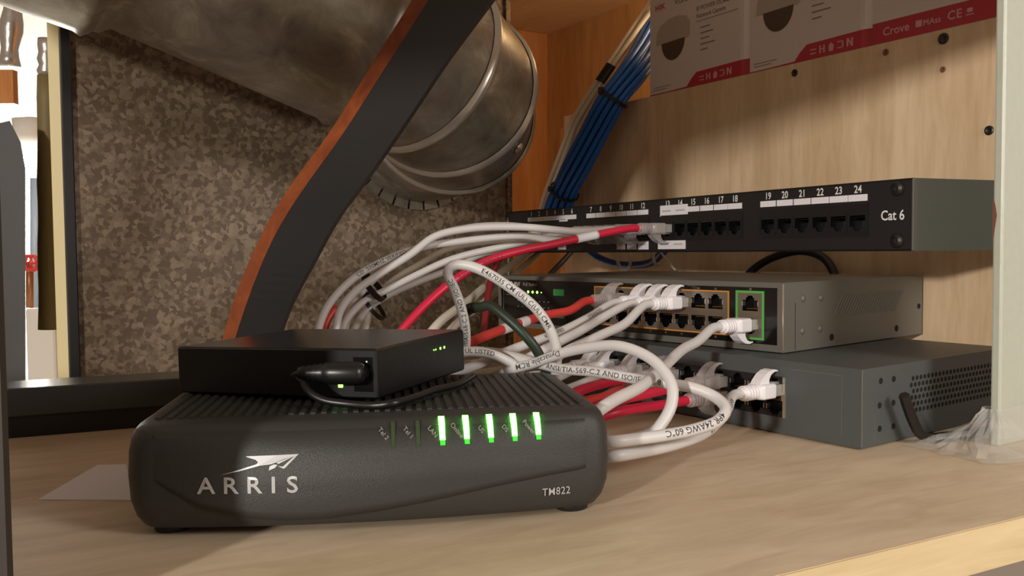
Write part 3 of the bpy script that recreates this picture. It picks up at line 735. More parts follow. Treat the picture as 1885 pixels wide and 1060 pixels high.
for i, x in enumerate(LX):
    if i < 2:
        o = led_strip(x, 34.2, 43.0, .95, 1.15).build('status_light', M['ledoff'], md); o['label'] = 'unlit status light'
    else:
        o = led_strip(x, 36.0, 44.0, 1.25, 1.5).build('status_light', M['ledon'], md); o['label'] = 'glowing green status light'
        led_strip(x, 34.2, 36.0, 1.15, 1.3).build('light_foot', M['ledlow'], o)

# ------------------------------------------------------------------ small switch on the modem
ss = thing('small_switch', 'small flat black network switch resting on top of the modem', 'network switch', SF.O, SF.rz)
ss.rotation_euler = (0, -.02, SF.rz)
b = MB(); b.box(-107, 0, 0, 97, .2, 22.0, .8); b.build('case', M['boxm'], ss)
b = MB(); b.box(-106, -1, 1, 96, 22.0, 22.2, .1); b.build('lid', M['gloss'], ss)
b = MB(); b.box(-11.2, -1.6, -.4, .2, 3.4, 18.6, .15); b.build('jack_plate', M['gloss'], ss)
b = MB(); b.lathe((-7, -.3, 12), (0, -1, 0), [(0, 3.6), (1.2, 3.6), (1.2, 2.4), (.1, 2.2), (.1, .05)], 18); b.build('power_socket', M['jack'], ss)
b = MB(); b.lathe((-4.5, -.3, 16.5), (0, -1, 0), [(0, .6), (.3, .5), (.4, .05)], 10); b.build('small_light', M['spring'], ss)
b = MB(); b.box(-19.2, -16.9, -.5, .2, 4.9, 8.0, .2); o = b.build('status_light', M['leddot'], ss); o['label'] = 'lit green power light'
for y, r in ((58.6, .35), (60.9, .45), (66.4, .75), (71.2, .75)):
    b = MB(); b.lathe((0, y, 15.2), (1, 0, 0), [(0, r), (.25, r * .9), (.35, .02)], 10); b.build('status_light', M['leddot'], ss)
b = MB()
for k in range(9): b.box(.0, .12, 20 + 7.2 * k, 24 + 7.2 * k, 11.2, 11.8)
b.box(0, .12, 40, 88, 17.8, 18.2); b.build('printed_lines', M['jack'], ss)

# power lead of the small switch
root = thing('power_cable', 'thin black power lead with barrel plug drooping over the modem front', 'cable', SF.w(-7, -3, 12))
rel = SF.w(-7, -3, 12)
b = MB(); d_ = (SF.x * -1 - SF.y * .28).normalized(); p0 = SF.w(-8, -6.5, 12.3)
b.lathe(p0, d_, [(-5, .1), (-4.6, 3.8), (-2, 4.9), (9, 5.0), (12, 4.6), (13, 3.9), (14, 4.3), (15.4, 3.6), (16.6, 4.0), (18, 3.3), (19.2, 3.7), (20.6, 3.0), (22, 3.3), (24, 2.5), (24.4, .1)], 20)
b.cyl(SF.w(-7, -1, 12), SF.w(-7, -6, 12), 3.4); b.build('barrel_plug', M['blackc'], root, smooth=True, rel=rel)
pts = [p0 + d_ * 21, p0 + d_ * 26 + Vector((0, 0, -1.0)), at(557, 702, 374), at(566, 718, 371), at(592, 735, 368), at(640, 743, 366), at(690, 746, 366), onz(722, 742, 47.2), onz(760, 732, 47.2), onz(800, 718, 47.2), onz(840, 708, 47.2), onz(870, 692, 47.2)]
b = MB(); b.tube(spline(pts, 2.5), 1.75, 12); b.build('jacket', M['blackc'], root, smooth=True, rel=rel)

# black bar and paper at the left
AF = Frame((-306, 521.5, 0), 23.9)
ba = thing('power_bar', 'long flat black device lying on the shelf behind the modem', 'electronic device', AF.O, AF.rz)
b = MB(); b.box(-130, 122, 0, 38, 13, 30.5, .8); b.build('case', M['bar'], ba)
b = MB(); b.box(-129, 121, 2.5, 36, 0, 13.2); b.build('base', M['blackp'], ba)
pq = [onz(70, 920, .1), onz(180, 856, .1), onz(232, 855, .1), onz(250, 921, .1)]
b = MB(); b.prism([(p.x, p.y) for p in pq], .05, .35, 'z'); o = b.build('paper_sheet', M['paper'], rel=pq[0], loc=pq[0])
tag(o, 'white paper sheet sticking out from under the modem on the shelf', 'paper')

# ------------------------------------------------------------------ upright, film, hex key
c0 = at(1846, 400, 478); c0.z = 0
up_ = thing('shelf_upright', 'pale grey-green painted shelf upright at the shelf corner', 'post', c0, WF.rz)
b = MB(); b.box(-5.5, 0, 0, 95, 0, 470, 1.2, 2); b.build('flat_bar', M['post'], up_, smooth=False)
b = MB(); b.prism([(-.3, 268), (2.6, 272.5), (3.2, 277), (.8, 275.5), (-.2, 271.5)], -.12, .06, 'x'); o = b.build('paint_chip', M['rust'], up_); o['label'] = 'rusty paint chip'
b = MB(); b.prism([(-5.55, 112), (-4.6, 118), (-3.2, 128), (-4.2, 134), (-5.5, 138)], -.15, .02, 'y'); o = b.build('paint_chip', M['rust'], up_); o['label'] = 'long brown paint chip'
fr = Frame(c0, math.degrees(WF.rz)); rnd = random.Random(3); rings = []
for (z, ex, ey) in ((21, .6, 3), (17, 4, 6), (12.5, 9, 12), (8.5, 15, 20), (5.5, 21, 27), (3.2, 26, 33), (1.4, 31, 39), (.6, 34, 44)):
    ring_ = []
    for k in range(56):
        a = 2 * math.pi * k / 56; c_, s_ = math.cos(a), math.sin(a)
        hx = 2.75 + 1.5; hy = 47.5 + 1.5
        px_ = math.copysign(hx, c_) * min(1, abs(c_) * 1.6) + ex * c_; py_ = math.copysign(hy, s_) * min(1, abs(s_) * 1.25) + ey * s_
        wob = (math.sin(5 * a + z * .35) * .5 + math.sin(11 * a + z * .6 + 1) * .35 + rnd.uniform(-.4, .4)) * (0.08 + .10 * ex / 33)
        q = fr.w(-2.75 + px_ * (1 + wob * .6), 47.5 + py_ * (1 + wob * .35), max(.5, z + wob * 9 * (1 if 2 < z < 32 else .1))); ring_.append(q)
    rings.append(ring_)
b = MB(); b.loft(rings, cap=False); o = b.build('plastic_film', M['film'], loc=c0, rel=c0)
tag(o, 'crumpled clear plastic film wrapped round the foot of the pale upright', 'plastic wrap')
hp = [at(1664, 727, 478), at(1672, 752, 481), at(1684, 782, 484), at(1694, 799, 486), at(1711, 806, 489), at(1745, 803, 491), at(1790, 797, 494), at(1826, 790, 497)]
b = MB(); b.tube(spline(hp, 2.5), 2.9, 6); o = b.build('hex_key', M['hex'], loc=hp[3], rel=hp[3])
tag(o, 'dark bent steel hex key leaning by the lower switch', 'hex key')

# ------------------------------------------------------------------ cartons on the ledge
def carton(x0, x1, nm, label):
    t = thing('carton', label, 'box', WF.w(x0, 0, 271.3), WF.rz, 'camera cartons on the plywood ledge')
    wd = x1 - x0
    b = MB(); b.prism([(0, 0), (wd - 10, 0), (wd, 3.2), (wd, 126), (0, 126)], 0, 100, 'z'); b.build('carton_body', M['card'], t)
    b = MB(); b.add([(wd - 10.2, -.05, .2), (wd - .2, 3.1, .2), (wd - .2, 3.1, 99.8), (wd - 10.2, -.05, 99.8)], [(0, 1, 2, 3)]); o = b.build('carton_edge', M['cardlitedge'], t); o['label'] = 'folded edge coloured paler as if turned to the light'
    b = MB()
    if nm < 2:
        pol = [(0, .1), (wd - 10, .1), (wd - 10, 14.5), (wd * .50, 13.6), (wd * .44, 7.5), (wd * .40, 1.6), (wd * .2, 1.0), (0, .9)]
        b.add([(x, -.15, z) for x, z in pol], [list(range(len(pol)))]); b.add([(wd - 10.1, -.12, .1), (wd - .1, 3.05, .1), (wd - .1, 3.05, 14.6), (wd - 10.1, -.12, 14.6)], [(0, 1, 2, 3)])
    else: b.box(0, wd - 10, -.15, 0, .1, 16.5)
    b.build('red_band', M['cardred'], t)
    b = MB()
    if nm < 2:
        x = wd * .53
        for k in range(5):
            X = x + k * 9.0
            if k == 0: b.box(X, X + 6, -.3, -.16, 4.2, 5.2); b.box(X, X + 6, -.3, -.16, 7.4, 8.4)
            elif k == 1:
                b.box(X, X + 6, -.3, -.16, 6.4, 7.6); b.box(X + .3, X + 1.8, -.3, -.16, 3.6, 10); b.box(X + 4.2, X + 5.7, -.3, -.16, 3.6, 10)
            elif k == 2: b.prism([(X + 1, 3.4), (X + 5, 3.4), (X + 5.6, 8), (X + 3, 10.6), (X + .6, 8)], -.3, -.16, 'y')
            elif k == 3: b.box(X, X + 6, -.3, -.16, 4, 4.9); b.box(X, X + 6, -.3, -.16, 9, 10); b.box(X + 4.6, X + 6, -.3, -.16, 4, 10)
            else: b.prism([(X, 3.8), (X + 1.6, 3.8), (X + 1.8, 8), (X + 4.4, 3.6), (X + 6, 3.6), (X + 6, 10.4), (X + 4.5, 10.4), (X + 4.4, 6.6), (X + 1.8, 10.6), (X, 10.6)], -.3, -.16, 'y')
        b.build('white_icons', M['cardlite'], t)
        # printed dome camera picture
        cx = wd * .255
        k = MB(); k.prism([(cx - 25, 50), (cx - 24, 62), (cx - 19, 69), (cx - 6, 74), (cx + 8, 74.5), (cx + 19, 72), (cx + 24, 66), (cx + 24, 52), (cx + 20, 50)], -.2, -.1, 'y'); pic = k.build('camera_picture', M['cardshade'], t)
        k = MB(); k.prism([(cx - 17 + 34 * u / 12, 50.5 + 0.6 * u / 12) for u in range(13)] + [(cx + 16.8 * math.cos(a), 50.5 - 19 * math.sin(a)) for a in [math.pi * v / 14 for v in range(1, 14)]], -.3, -.15, 'y'); k.build('dome_picture', M['cardpic'], pic)
        k = MB(); put_text(k, 'IP POWER DOME', wd * .50, 72.5, 4.4, -.2, 'LEFT', sx=.92); put_text(k, 'Network Camera', wd * .50, 65.5, 4.2, -.2, 'LEFT', sx=.92); k.build('title_lettering', M['cardink'], t)
        k = MB(); put_text(k, 'VISION', wd * .27, 86, 6, -.2, 'LEFT', sx=1.1); k.build('brand_lettering', M['cardink'], t); k = MB()
        k.box(wd * .50, wd - 14, -.2, -.1, 62, 62.6)
        for u in range(5): k.box(wd * .54, wd * .54 + (13, 17, 12, 19, 10)[u], -.2, -.1, 55 - 5.4 * u, 56.1 - 5.4 * u)
        k.build('small_print', M['cardink'], t); k = MB()
        for u in range(2): k.box(5, 5 + (26, 20)[u], -.2, -.1, 7 - 2.6 * u, 7.6 - 2.6 * u)
        k.build('small_print', M['cardink'], t)
        k = MB(); put_text(k, 'HIK', 8, 86, 6, -.2, 'LEFT', sx=1.1); k.build('brand_lettering', M['cardred'], t)
    else:
        put_text(b, 'Crove', 9, 5.4, 6.4, -.3, 'LEFT'); b.box(37, 42, -.3, -.16, 6, 11); put_text(b, 'MAss', 43, 6, 4.6, -.3, 'LEFT'); put_text(b, 'CE', 62, 5.8, 6.4, -.3, 'LEFT', spacing=1.1)
        b.box(76, 82, -.3, -.16, 6, 6.7); b.box(77, 81, -.3, -.16, 8, 11)
        b.build('lettering', M['cardlite'], t)
carton(-386.8, -251.0, 0, 'white camera carton with red band, nearest the blue cable bundle')
carton(-250.4, -123.6, 1, 'white camera carton in the middle of the three on the ledge')
carton(-123.2, 2, 2, 'white carton with a full red band marked CE beside the pale upright')

# ------------------------------------------------------------------ cables
A_ = lambda L: [at(*q) for q in L]
def tops(n): return (PF, NUMX[n - 1], 19.4, False, M['bootclear'], -.5)
WHITE = 'white leads of the patch panel'
cable('network_cable', 'white network cable plugged into patch panel port 12', A_([(1060, 426, 700), (960, 418, 692), (862, 421, 682), (801, 435, 676), (756, 468, 670), (696, 506, 662), (650, 540, 656), (626, 573, 652), (618, 612, 650), (612, 660, 648)]), M['white'], 3.0, tops(12), group=WHITE)
cable('network_cable', 'white network cable plugged into patch panel port 11, outermost of the bend', A_([(1020, 441, 718), (960, 434, 708), (832, 446, 692), (771, 456, 682), (711, 478, 672), (650, 513, 662), (605, 561, 654), (586, 606, 650), (578, 660, 648)]), M['white'], 3.0, tops(11), group=WHITE, prints=[('CD  550MHZ VERIFIED', 222, 3.0, True, 0.5)])
cable('network_cable', 'white network cable plugged into patch panel port 10', A_([(934, 452, 722), (832, 477, 702), (771, 504, 692), (711, 534, 682), (666, 558, 674), (637, 591, 667), (628, 620, 662), (622, 660, 660)]), M['white'], 2.9, tops(10), group=WHITE)
cable('network_cable', 'white network cable plugged into patch panel port 9', A_([(1000, 447, 754), (892, 466, 744), (826, 497, 732), (771, 518, 718), (711, 545, 708), (676, 570, 698), (650, 612, 692), (642, 660, 690)]), M['white'], 2.9, tops(9), group=WHITE)
cable('network_cable', 'white network cable plugged into patch panel port 8', A_([(1000, 421, 742), (930, 415, 734), (862, 419, 718), (801, 434, 708), (765, 458, 698), (700, 503, 690), (660, 545, 684), (640, 585, 680), (634, 615, 676), (630, 660, 672)]), M['white'], 2.9, tops(8), group=WHITE, prints=[('VERIFIED TO ANSI', 150, 2.8, True, 0)])
cable('network_cable', 'white network cable tinted cream for shade, plugged into patch panel port 5', A_([(980, 440, 850), (900, 445, 810), (826, 458, 776), (771, 487, 746), (717, 522, 722), (692, 550, 722), (676, 590, 716), (670, 620, 712), (667, 660, 708)]), M['cream'], 2.9, tops(5), group=WHITE)  # cream jacket puts the warm tint of shade into the colour
cable('network_cable', 'red network cable plugged into patch panel port 13 with white tag', A_([(1075, 437, 672), (1010, 451, 656), (960, 461, 645), (892, 482, 630), (832, 519, 616), (786, 558, 607), (738, 610, 600), (700, 660, 598)]), M['redc'], 3.0, (PF, NUMX[12], 19.4, False, M['bootclear'], -.5), tags=[(46, 66, M['paper'], 'cable_tag')], prints=[('ROHS CM 4PR 24AWG UL C', 172, 2.2, True, 0)])
cable('network_cable', 'pale red cable in shade hanging below the patch panel left end', A_([(950, 455, 790), (922, 474, 770), (905, 510, 745), (897, 553, 725), (890, 620, 700)]), M['redshade'], 2.8)
cable('network_cable', 'salmon red cable end beside the white bend behind the small switch', A_([(620, 566, 690), (606, 584, 685), (598, 605, 682), (594, 660, 680)]), M['redo'], 3.0)
cable('network_cable', 'grey-white cable sloping below the patch panel, upper of two', A_([(985, 455, 930), (950, 482, 880), (913, 508, 830), (868, 549, 750), (800, 603, 680), (770, 650, 665)]), M['cream'], 3.6)
cable('network_cable', 'grey-white cable sloping below the patch panel, lower of two', A_([(1004, 458, 965), (968, 486, 910), (932, 522, 850), (888, 558, 768), (832, 605, 715), (800, 650, 695)]), M['cream'], 3.4)

pt = lambda c, up=True: (EF, PX[c - 1], 28.7 if up else 16.7, up, M['boot'], .3)
cable('network_cable', 'red network cable with two white tags in the orange framed ports', A_([(1050, 571, 610), (1000, 581, 585), (960, 594, 560), (915, 610, 535), (862, 632, 510), (820, 656, 500)]), M['redo'], 3.0, (EF, PX[1], 28.7, True, M['bootclear'], .3), tags=[(88, 98, M['paper'], 'cable_tag'), (108, 119, M['paper'], 'cable_tag')])
cable('network_cable', 'white network cable next to the red one in the orange framed ports', A_([(1081, 586, 575), (1028, 612, 545), (960, 637, 515), (920, 653, 502), (868, 675, 496), (825, 688, 494)]), M['white'], 2.9, pt(4), prints=[('STRANDED', 52, 2.7, True, .2), ('60C  VERIFIED', 105, 2.4, True, .9)])
cable('network_cable', 'white network cable second from the red one in the orange framed ports', A_([(1110, 584, 570), (1066, 610, 545), (1033, 627, 525), (993, 648, 508), (968, 662, 502), (920, 690, 496)]), M['white'], 2.9, pt(5))
cable('network_cable', 'white network cable third from the red one, nearest the empty orange framed ports', A_([(1150, 596, 560), (1110, 615, 540), (1080, 629, 525), (1045, 645, 512), (1000, 672, 502), (960, 700, 497)]), M['white'], 3.0, pt(6))
cable('network_cable', 'white network cable plugged into the green framed port', A_([(1286, 627, 520), (1257, 643, 500), (1225, 672, 470), (1180, 711, 430), (1130, 737, 407), (1100, 757, 396), (1075, 785, 420), (1045, 800, 468)]), M['white'], 3.0, (EF, -25.1, 16.7, False, M['boot'], .3))
cable('network_cable', 'white cable making a wide round loop beside the modem corner', A_([(880, 712, 505), (905, 697, 502), (939, 681, 495), (981, 669, 488), (1034, 650, 478), (1095, 638, 465), (1141, 637, 455), (1188, 654, 445), (1218, 678, 437), (1237, 709, 430), (1236, 745, 425), (1219, 778, 420), (1200, 797, 417), (1160, 808, 422), (1125, 812, 442), (1100, 812, 465)]), M['white'], 2.9, prints=[('Dynacable RCM', 60, 3.2, True, -.3)])
cable('network_cable', 'white cable with printed standards text bending round in front of the switches', A_([(870, 645, 510), (918, 650, 504), (960, 660, 497), (1000, 671, 489), (1034, 679, 480), (1095, 684, 470), (1157, 695, 462), (1218, 704, 453), (1280, 715, 446), (1320, 733, 440), (1336, 753, 432), (1322, 774, 425), (1280, 790, 417), (1218, 802, 408), (1172, 808, 402), (1129, 813, 397), (1095, 812, 412), (1075, 805, 440)]), M['white'], 2.95, prints=[('ANSI/TIA-569-C.2 AND ISO/IEC 118', 51, 3.0, False, 0), ('4PR 24AWG 60\u00b0C', 164, 3.4, False, -.3)])
cable('network_cable', 'white network cable in the lower switch port nearest its corner', A_([(1338, 754, 478), (1323, 774, 462), (1295, 798, 447), (1234, 820, 427), (1172, 833, 410), (1131, 839, 401), (1104, 837, 414), (1090, 828, 440)]), M['white'], 2.95, (BF, BX[0], 25.9, True, M['boot'], .2), prints=[('ANSI TIA CALL CMR UL', 22, 3.0, False, 1.2)])
cable('network_cable', 'white cable arching high over the small switch, lettered along its bend', A_([(856, 650, 500), (857, 610, 496), (850, 570, 492), (836, 530, 488), (824, 503, 484), (833, 489, 482), (858, 488, 480), (890, 499, 478), (940, 530, 478), (985, 566, 480), (1010, 601, 482), (1024, 640, 486), (1024, 680, 491), (1018, 730, 500)]), M['white'], 2.9, prints=[('/IIA-568-C.2 AND ISO/IEC', 6, 2.6, False, -.2), ('E467035 CM (UL) C(UL) CMR', 74, 2.7, False, .2)])
cable('network_cable', 'short white cable dipping behind the modem beside the small switch', A_([(838, 650, 484), (861, 647, 486), (897, 650, 489), (925, 660, 492), (946, 671, 495), (962, 688, 500), (970, 710, 504)]), M['white'], 2.9, prints=[('UL LISTED', 5, 2.6, False, .6)])
cable('network_cable', 'greenish white cable lying lowest behind the small switch', A_([(830, 672, 500), (861, 672, 502), (895, 668, 508), (935, 664, 516), (975, 672, 530)]), M['cream'], 3.0)
gcl = M['bootclear']
bt = lambda k, up: (BF, BX[k], 25.9 if up else 16.4, up, gcl, .2)
cable('network_cable', 'dark red network cable in the upper row of the lower switch', A_([(1114, 705, 540), (1061, 722, 515), (1015, 748, 506)]), M['redc'], 3.0, bt(6, True))
cable('network_cable', 'bright red network cable with hooked clear plug in the lower switch upper row', A_([(1221, 718, 515), (1180, 727, 495), (1148, 734, 482), (1100, 748, 474), (1060, 765, 474)]), M['redc'], 3.0, bt(3, True))
cable('network_cable', 'red network cable with hooked clear plug in the lower switch bottom row', A_([(1215, 746, 515), (1170, 752, 497), (1130, 760, 485), (1080, 775, 482)]), M['redc'], 3.0, bt(3, False))
cable('network_cable', 'salmon red network cable in the bottom row beside the modem corner', A_([(1110, 731, 548), (1083, 737, 528), (1040, 752, 510)]), M['redo'], 3.0, bt(7, False))
cable('network_cable', 'white network cable in the lower switch beside the dark red one', A_([(1080, 702, 562), (1040, 718, 545), (1000, 730, 530)]), M['white'], 2.9, (BF, BX[8], 25.9, True, M['boot'], .2))
cable('network_cable', 'white network cable second from the dark red one in the lower switch', A_([(1030, 694, 584), (1000, 708, 566), (970, 715, 550)]), M['white'], 2.9, (BF, BX[10], 25.9, True, M['boot'], .2))
cable('network_cable', 'white network cable third from the dark red one in the lower switch', A_([(1008, 692, 594), (980, 704, 574), (950, 712, 556)]), M['white'], 2.9, (BF, BX[11], 25.9, True, M['boot'], .2))
cable('power_cable', 'dark green-grey cord with black connector crossing the tagged red cable', A_([(848, 578, 508), (868, 567, 504), (886, 565, 499), (902, 562, 495), (927, 580, 490), (958, 608, 486), (985, 640, 486), (1003, 678, 492), (1010, 720, 500)]), M['dgreen'], 2.9, tags=[(0, 11, M['blackc'], 'connector')])

def onw(px, py, yo):
    rr = ray(px, py); C = Vector((0, 0, CAMH)); t = (WF.O + WF.y * yo - C).dot(WF.y) / rr.dot(WF.y); return C + rr * t
cable('power_cable', 'black cable looping up behind the grey switch against the plywood', [onw(*q) for q in [(1360, 540, -14), (1378, 505, -12), (1402, 485, -9), (1440, 468, -8), (1480, 462, -8), (1515, 474, -9), (1534, 500, -12), (1542, 540, -14)]], M['blackc'], 3.6)
cable('network_cable', 'dark blue cable sagging under the patch panel against the plywood', [onw(*q) for q in [(1076, 452, -30), (1095, 470, -22), (1130, 485, -18), (1165, 488, -18), (1198, 483, -20), (1222, 462, -30)]], mat('navy_cable_jacket', srgb(30, 54, 110), .4), 4.0)
cable('power_cable', 'thin black cable slanting at the plywood edge under the patch panel', [onw(*q) for q in [(1000, 520, -22), (1018, 499, -20), (1030, 487, -18), (1042, 474, -18), (1062, 452, -22)]], M['blackc'], 3.2)
for L, lab in (([(1136, 460), (1137, 480), (1141, 491), (1151, 497), (1159, 490), (1160, 460)], 'milky plastic cable clip hanging in a loop under the patch panel'), ([(1203, 458), (1203, 478), (1206, 486), (1214, 486)], 'milky plastic hook clip beside the navy cable end'), ([(1212, 458), (1222, 472), (1232, 482), (1238, 492), (1244, 497)], 'thin milky plastic tail curling under port 14')):
    P = [onw(x, y, -40) for x, y in L]; b = MB(); b.tube(spline(P, 3), 1.9 if 'thin' not in lab else 1.2, 8); o = b.build('cable_clip', M['bootclear'], loc=P[0], rel=P[0], smooth=True); tag(o, lab, 'cable clip')

# blue bundle
ctr = spline([onw(*q) for q in [(1222, 20, 74), (1205, 62, 52), (1186, 100, 26), (1160, 140, -6), (1128, 181, -26), (1100, 232, -27), (1070, 290, -27), (1047, 335, -25), (1032, 370, -24), (1022, 405, -26), (1010, 455, -36)]], 6)
_, T_, A2, B2 = path_frames(ctr)
offs = [(0, 0)] + [(6.4, 60 * k) for k in range(6)] + [(12.8, 30 * k + 8) for k in range(12)]
for i, (r_, a_) in enumerate(offs):
    P = []
    for k in range(len(ctr)):
        u = k / (len(ctr) - 1); sq = 1.06 + .05 * math.sin(9 * u) - .10 * math.exp(-((u - .40) / .05) ** 2) - .10 * math.exp(-((u - .80) / .05) ** 2)
        aa = math.radians(a_) + .7 * u; P.append(ctr[k] + A2[k] * r_ * sq * math.cos(aa) + B2[k] * r_ * sq * math.sin(aa))
    b = MB(); b.tube(P, 2.8, 10); o = b.build('blue_network_cable', M['bluec'], loc=P[0], rel=P[0], smooth=True)
    tag(o, 'blue network cable in the tied bundle running down behind the patch panel', 'cable', 'blue network cables tied in a bundle')
def tie(center, T, A, B, ra_, rb_, label, name='zip_tie', mt=None, wd=2.0, tail=True):
    n = 40; rg = []
    for h, kk in ((-wd, 1.0), (-wd, 1.08), (wd, 1.08), (wd, 1.0), (-wd, 1.0)):
        rg.append([center + T * h + (A * ra_ * math.cos(2 * math.pi * i / n) + B * rb_ * math.sin(2 * math.pi * i / n)) * kk for i in range(n)])
    b = MB(); b.loft(rg, cap=False)
    if tail:
        q = center + A * ra_ * 1.05; b.box(-3, 3, -2.4, 2.4, -3, 3, M=Matrix.Translation(q))
    o = b.build(name, mt or M['tie'], loc=center, rel=center); tag(o, label, 'zip tie' if name == 'zip_tie' else 'tape')
def nearest(px, py, P):
    best = min(range(len(P)), key=lambda k: ((P[k] - Vector((0, 0, CAMH))).normalized() - ray(px, py).normalized()).length); return best
k = nearest(1130, 178, ctr); tie(ctr[k], T_[k], A2[k], B2[k], 16.6, 16.6, 'black zip tie round the upper part of the blue bundle')
k = nearest(1040, 348, ctr); tie(ctr[k] , T_[k], A2[k], B2[k], 16.6, 16.6, 'black zip tie round the blue bundle just above the patch panel', wd=1.6)
for j, lab in ((0, 'white cable beside the blue bundle, on its outer side'), (1, 'white cable between the blue bundle and another white cable')):
    P = [onw(x + j * 7 - 6, y + j * 5 - 4, yo + 3) for x, y, yo in [(1222, -20, 50), (1200, 14, 42), (1183, 38, 32), (1160, 72, 14), (1117, 137, -16), (1085, 185, -25), (1061, 226, -28), (1046, 264, -16), (1028, 312, -8), (1013, 352, -7.5), (1002, 388, -7.5), (994, 450, -8)]]
    Q = spline(P, 6); b = MB(); b.tube(Q, 3.1, 12); o = b.build('white_network_cable', M['cream'], loc=P[0], rel=P[0], smooth=True); tag(o, lab, 'cable')
    if j == 0: Q0 = Q
    else:
        mid = [(Q0[i] + Q[i]) / 2 for i in range(min(len(Q0), len(Q)))]
        k = nearest(1117, 140, mid); _, t1, a1, b1 = path_frames(mid)
        dv = (Q[k] - Q0[k]).normalized(); dv = (dv - t1[k] * dv.dot(t1[k])).normalized()
        tie(mid[k], t1[k], dv, t1[k].cross(dv), 6.8, 3.8, 'black tape wrapped round the two white cables', 'tape_band', M['blackc'], 11, False)
# ties on the white bend
c_ = at(690, 531, 690); t_ = (at(711, 515, 690) - at(672, 545, 690)).normalized(); v_ = Vector((0, 1, 0)); v_ = (v_ - t_ * v_.dot(t_)).normalized()
tie(c_, t_, t_.cross(v_), v_, 11, 20, 'black zip tie on the white cable bend by the mottled panel', wd=2.2)
c_ = at(690, 566, 690); tie(c_, t_, t_.cross(v_), v_, 11, 18, 'small black zip tie low on the white cable bend', wd=1.6)

# ------------------------------------------------------------------ the room seen through the slit at the left
X = lambda px, Y: (px - 942.5) / FPX * Y
def zat(px, py, Y): return at(px, py, Y).z
b = MB(); b.box(-2700, -600, 2600, 2620, -700, 1500); struct('wall_far', b, M['whitewall'], None, 'bright white wall of the room beyond')
b = MB(); b.box(-2700, -250, 820, 2620, -720, -700); struct('floor', b, M['whitewall'], None, 'pale floor of the room beyond')
b = MB(); b.box(X(101, 900), X(123, 900), 900, 935, -150, zat(110, 22, 900)); struct('trim_4', b, M['creamwood'], None, 'cream painted door jamb beside the mottled panel')
g = thing('hanging_pipe', 'olive wrapped pipe hanging before the bright room', 'pipe', at(88, 600, 960))
rel = at(88, 600, 960)
b = MB(); b.tube(spline([at(88, 140, 960), at(88, 300, 960), at(89, 450, 960), at(90, 606, 960)], 20), lambda u: 10.5 + .5 * math.sin(u * 20), 16); b.build('wrap', M['olive'], g, smooth=True, rel=rel)
b = MB(); b.tube(spline([at(88, 72, 960), at(88, 110, 960), at(88, 142, 960)], 6), lambda u: 10 + 1.2 * math.sin(u * 17), 16); o = b.build('end_cap', M['foil'], g, smooth=True, rel=rel); o['label'] = 'crumpled shiny end'
g = thing('light_bulb', 'glowing bare bulb in a white holder in the room beyond', 'lamp', at(62, 300, 1750)); rel = at(62, 300, 1750)
b = MB(); b.lathe(rel - Vector((0, 0, 26)), (0, 0, 1), [(0, .1), (2, 9), (8, 17), (16, 22), (26, 24), (36, 20), (44, 13), (52, 11)], 24); b.build('bulb', M['bulb'], g, smooth=True, rel=rel)
b = MB(); b.lathe(rel + Vector((0, 0, 26)), (0, 0, 1), [(0, 12), (4, 26), (30, 34), (60, 36), (62, .1)], 24); b.build('holder', M['whitewall'], g, smooth=True, rel=rel)
b = MB(); b.tube([rel + Vector((0, 20, 75)), rel + Vector((0, 300, 80)), Vector((rel.x, 2600, rel.z + 80))], 9, 10); b.cyl(rel + Vector((0, 0, 60)), rel + Vector((0, 0, 90)), 14); b.build('wall_arm', M['whitewall'], g, smooth=True, rel=rel)
L_ = lamp('far_wall_fill', 'POINT', at(16, 400, 2300), 30, (1.0, .95, .86), .03)  # added fill behind the cabinet, apart from the bulb, brightens the far wall
b = MB(); b.loft([[at(q, r_, Y_) for q, r_ in ((-40, 235), (18, 222), (38, 262), (47, 310), (47, 760), (-40, 760))] for Y_ in (900, 960)])
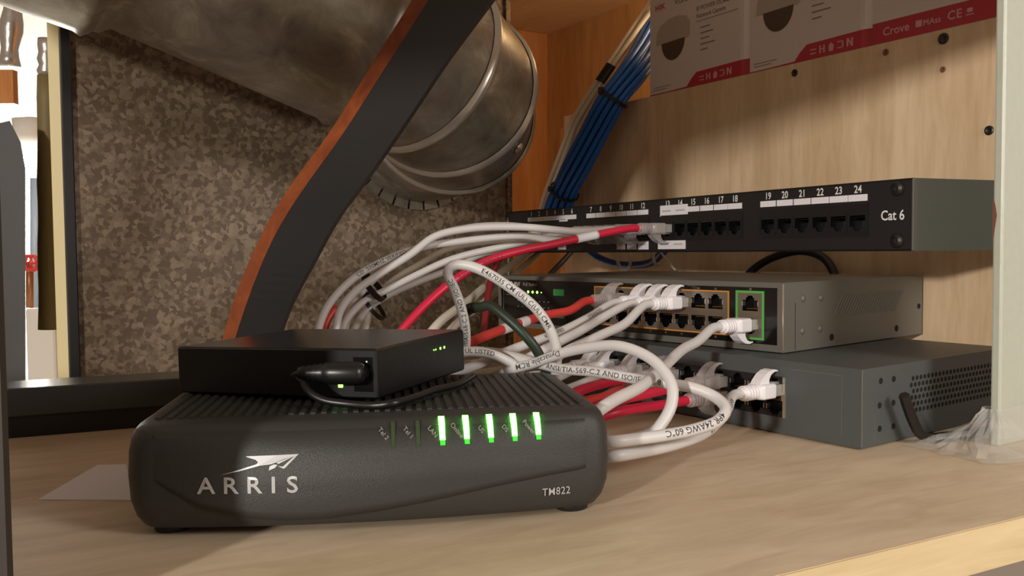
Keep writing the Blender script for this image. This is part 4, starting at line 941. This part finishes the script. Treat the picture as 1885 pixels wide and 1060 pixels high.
p_ = Vector((X(0, 900), 900, -40)); o = b.build('cabinet', M['darkcab'], loc=p_, rel=p_); tag(o, 'dark grey cabinet with sloped top before the bright room', 'cabinet')
b = MB(); b.box(X(-40, 1500), X(36, 1500), 1500, 1515, zat(20, 190, 1500), zat(20, 128, 1500)); p_ = at(10, 160, 1500); o = b.build('wood_beam', M['stud'], loc=p_, rel=p_); tag(o, 'orange wood beam high in the bright room', 'beam')
b = MB(); b.tube(spline([at(26, -20, 1300), at(22, 40, 1300), at(18, 90, 1300), at(18, 122, 1300)], 12), lambda u: 14 + 2.5 * math.sin(u * 40), 18); p_ = at(18, 122, 1300); o = b.build('foil_duct', M['foil'], loc=p_, rel=p_, smooth=True); tag(o, 'crumpled foil duct hanging at the top of the bright room', 'duct')
b = MB(); b.tube([at(65, 328, 2000), at(65, 450, 2000), at(65, 575, 2000)], 11, 14); p_ = at(65, 575, 2000); o = b.build('blue_pipe', M['bluep'], loc=p_, rel=p_, smooth=True); tag(o, 'pale blue pipe below the bulb in the room beyond', 'pipe')
g = thing('valve', 'red valve wheel on a copper pipe in the room beyond', 'valve', at(56, 560, 1850)); rel = at(56, 560, 1850)
q = at(57, 484, 1840); n = 40
b = MB(); b.tube([q + Vector((15 * math.cos(2 * math.pi * i / n), 0, 15 * math.sin(2 * math.pi * i / n))) * (1 + .12 * math.cos(6 * 2 * math.pi * i / n)) for i in range(n + 1)], 4, 8); b.cyl(q - Vector((14, 0, 0)), q + Vector((14, 0, 0)), 3); b.cyl(q - Vector((0, 0, 14)), q + Vector((0, 0, 14)), 3); b.cyl(q + Vector((0, -3, 0)), q + Vector((0, 14, 0)), 5); b.build('wheel', M['redv'], g, smooth=True, rel=rel)
b = MB(); b.tube([at(55, 484, 1860), at(55, 520, 1860), at(55, 566, 1860)], 8, 12); b.build('pipe', M['copper'], g, smooth=True, rel=rel)
p0_ = at(45, 690, 1700); b = MB(); b.box(X(44, 1700), X(97, 1700), 1700, 1800, zat(70, 720, 1700), zat(70, 568, 1700), 3); o = b.build('bin', M['whitewall'], loc=p0_, rel=p0_); tag(o, 'white bin at the bottom of the bright room', 'bin')
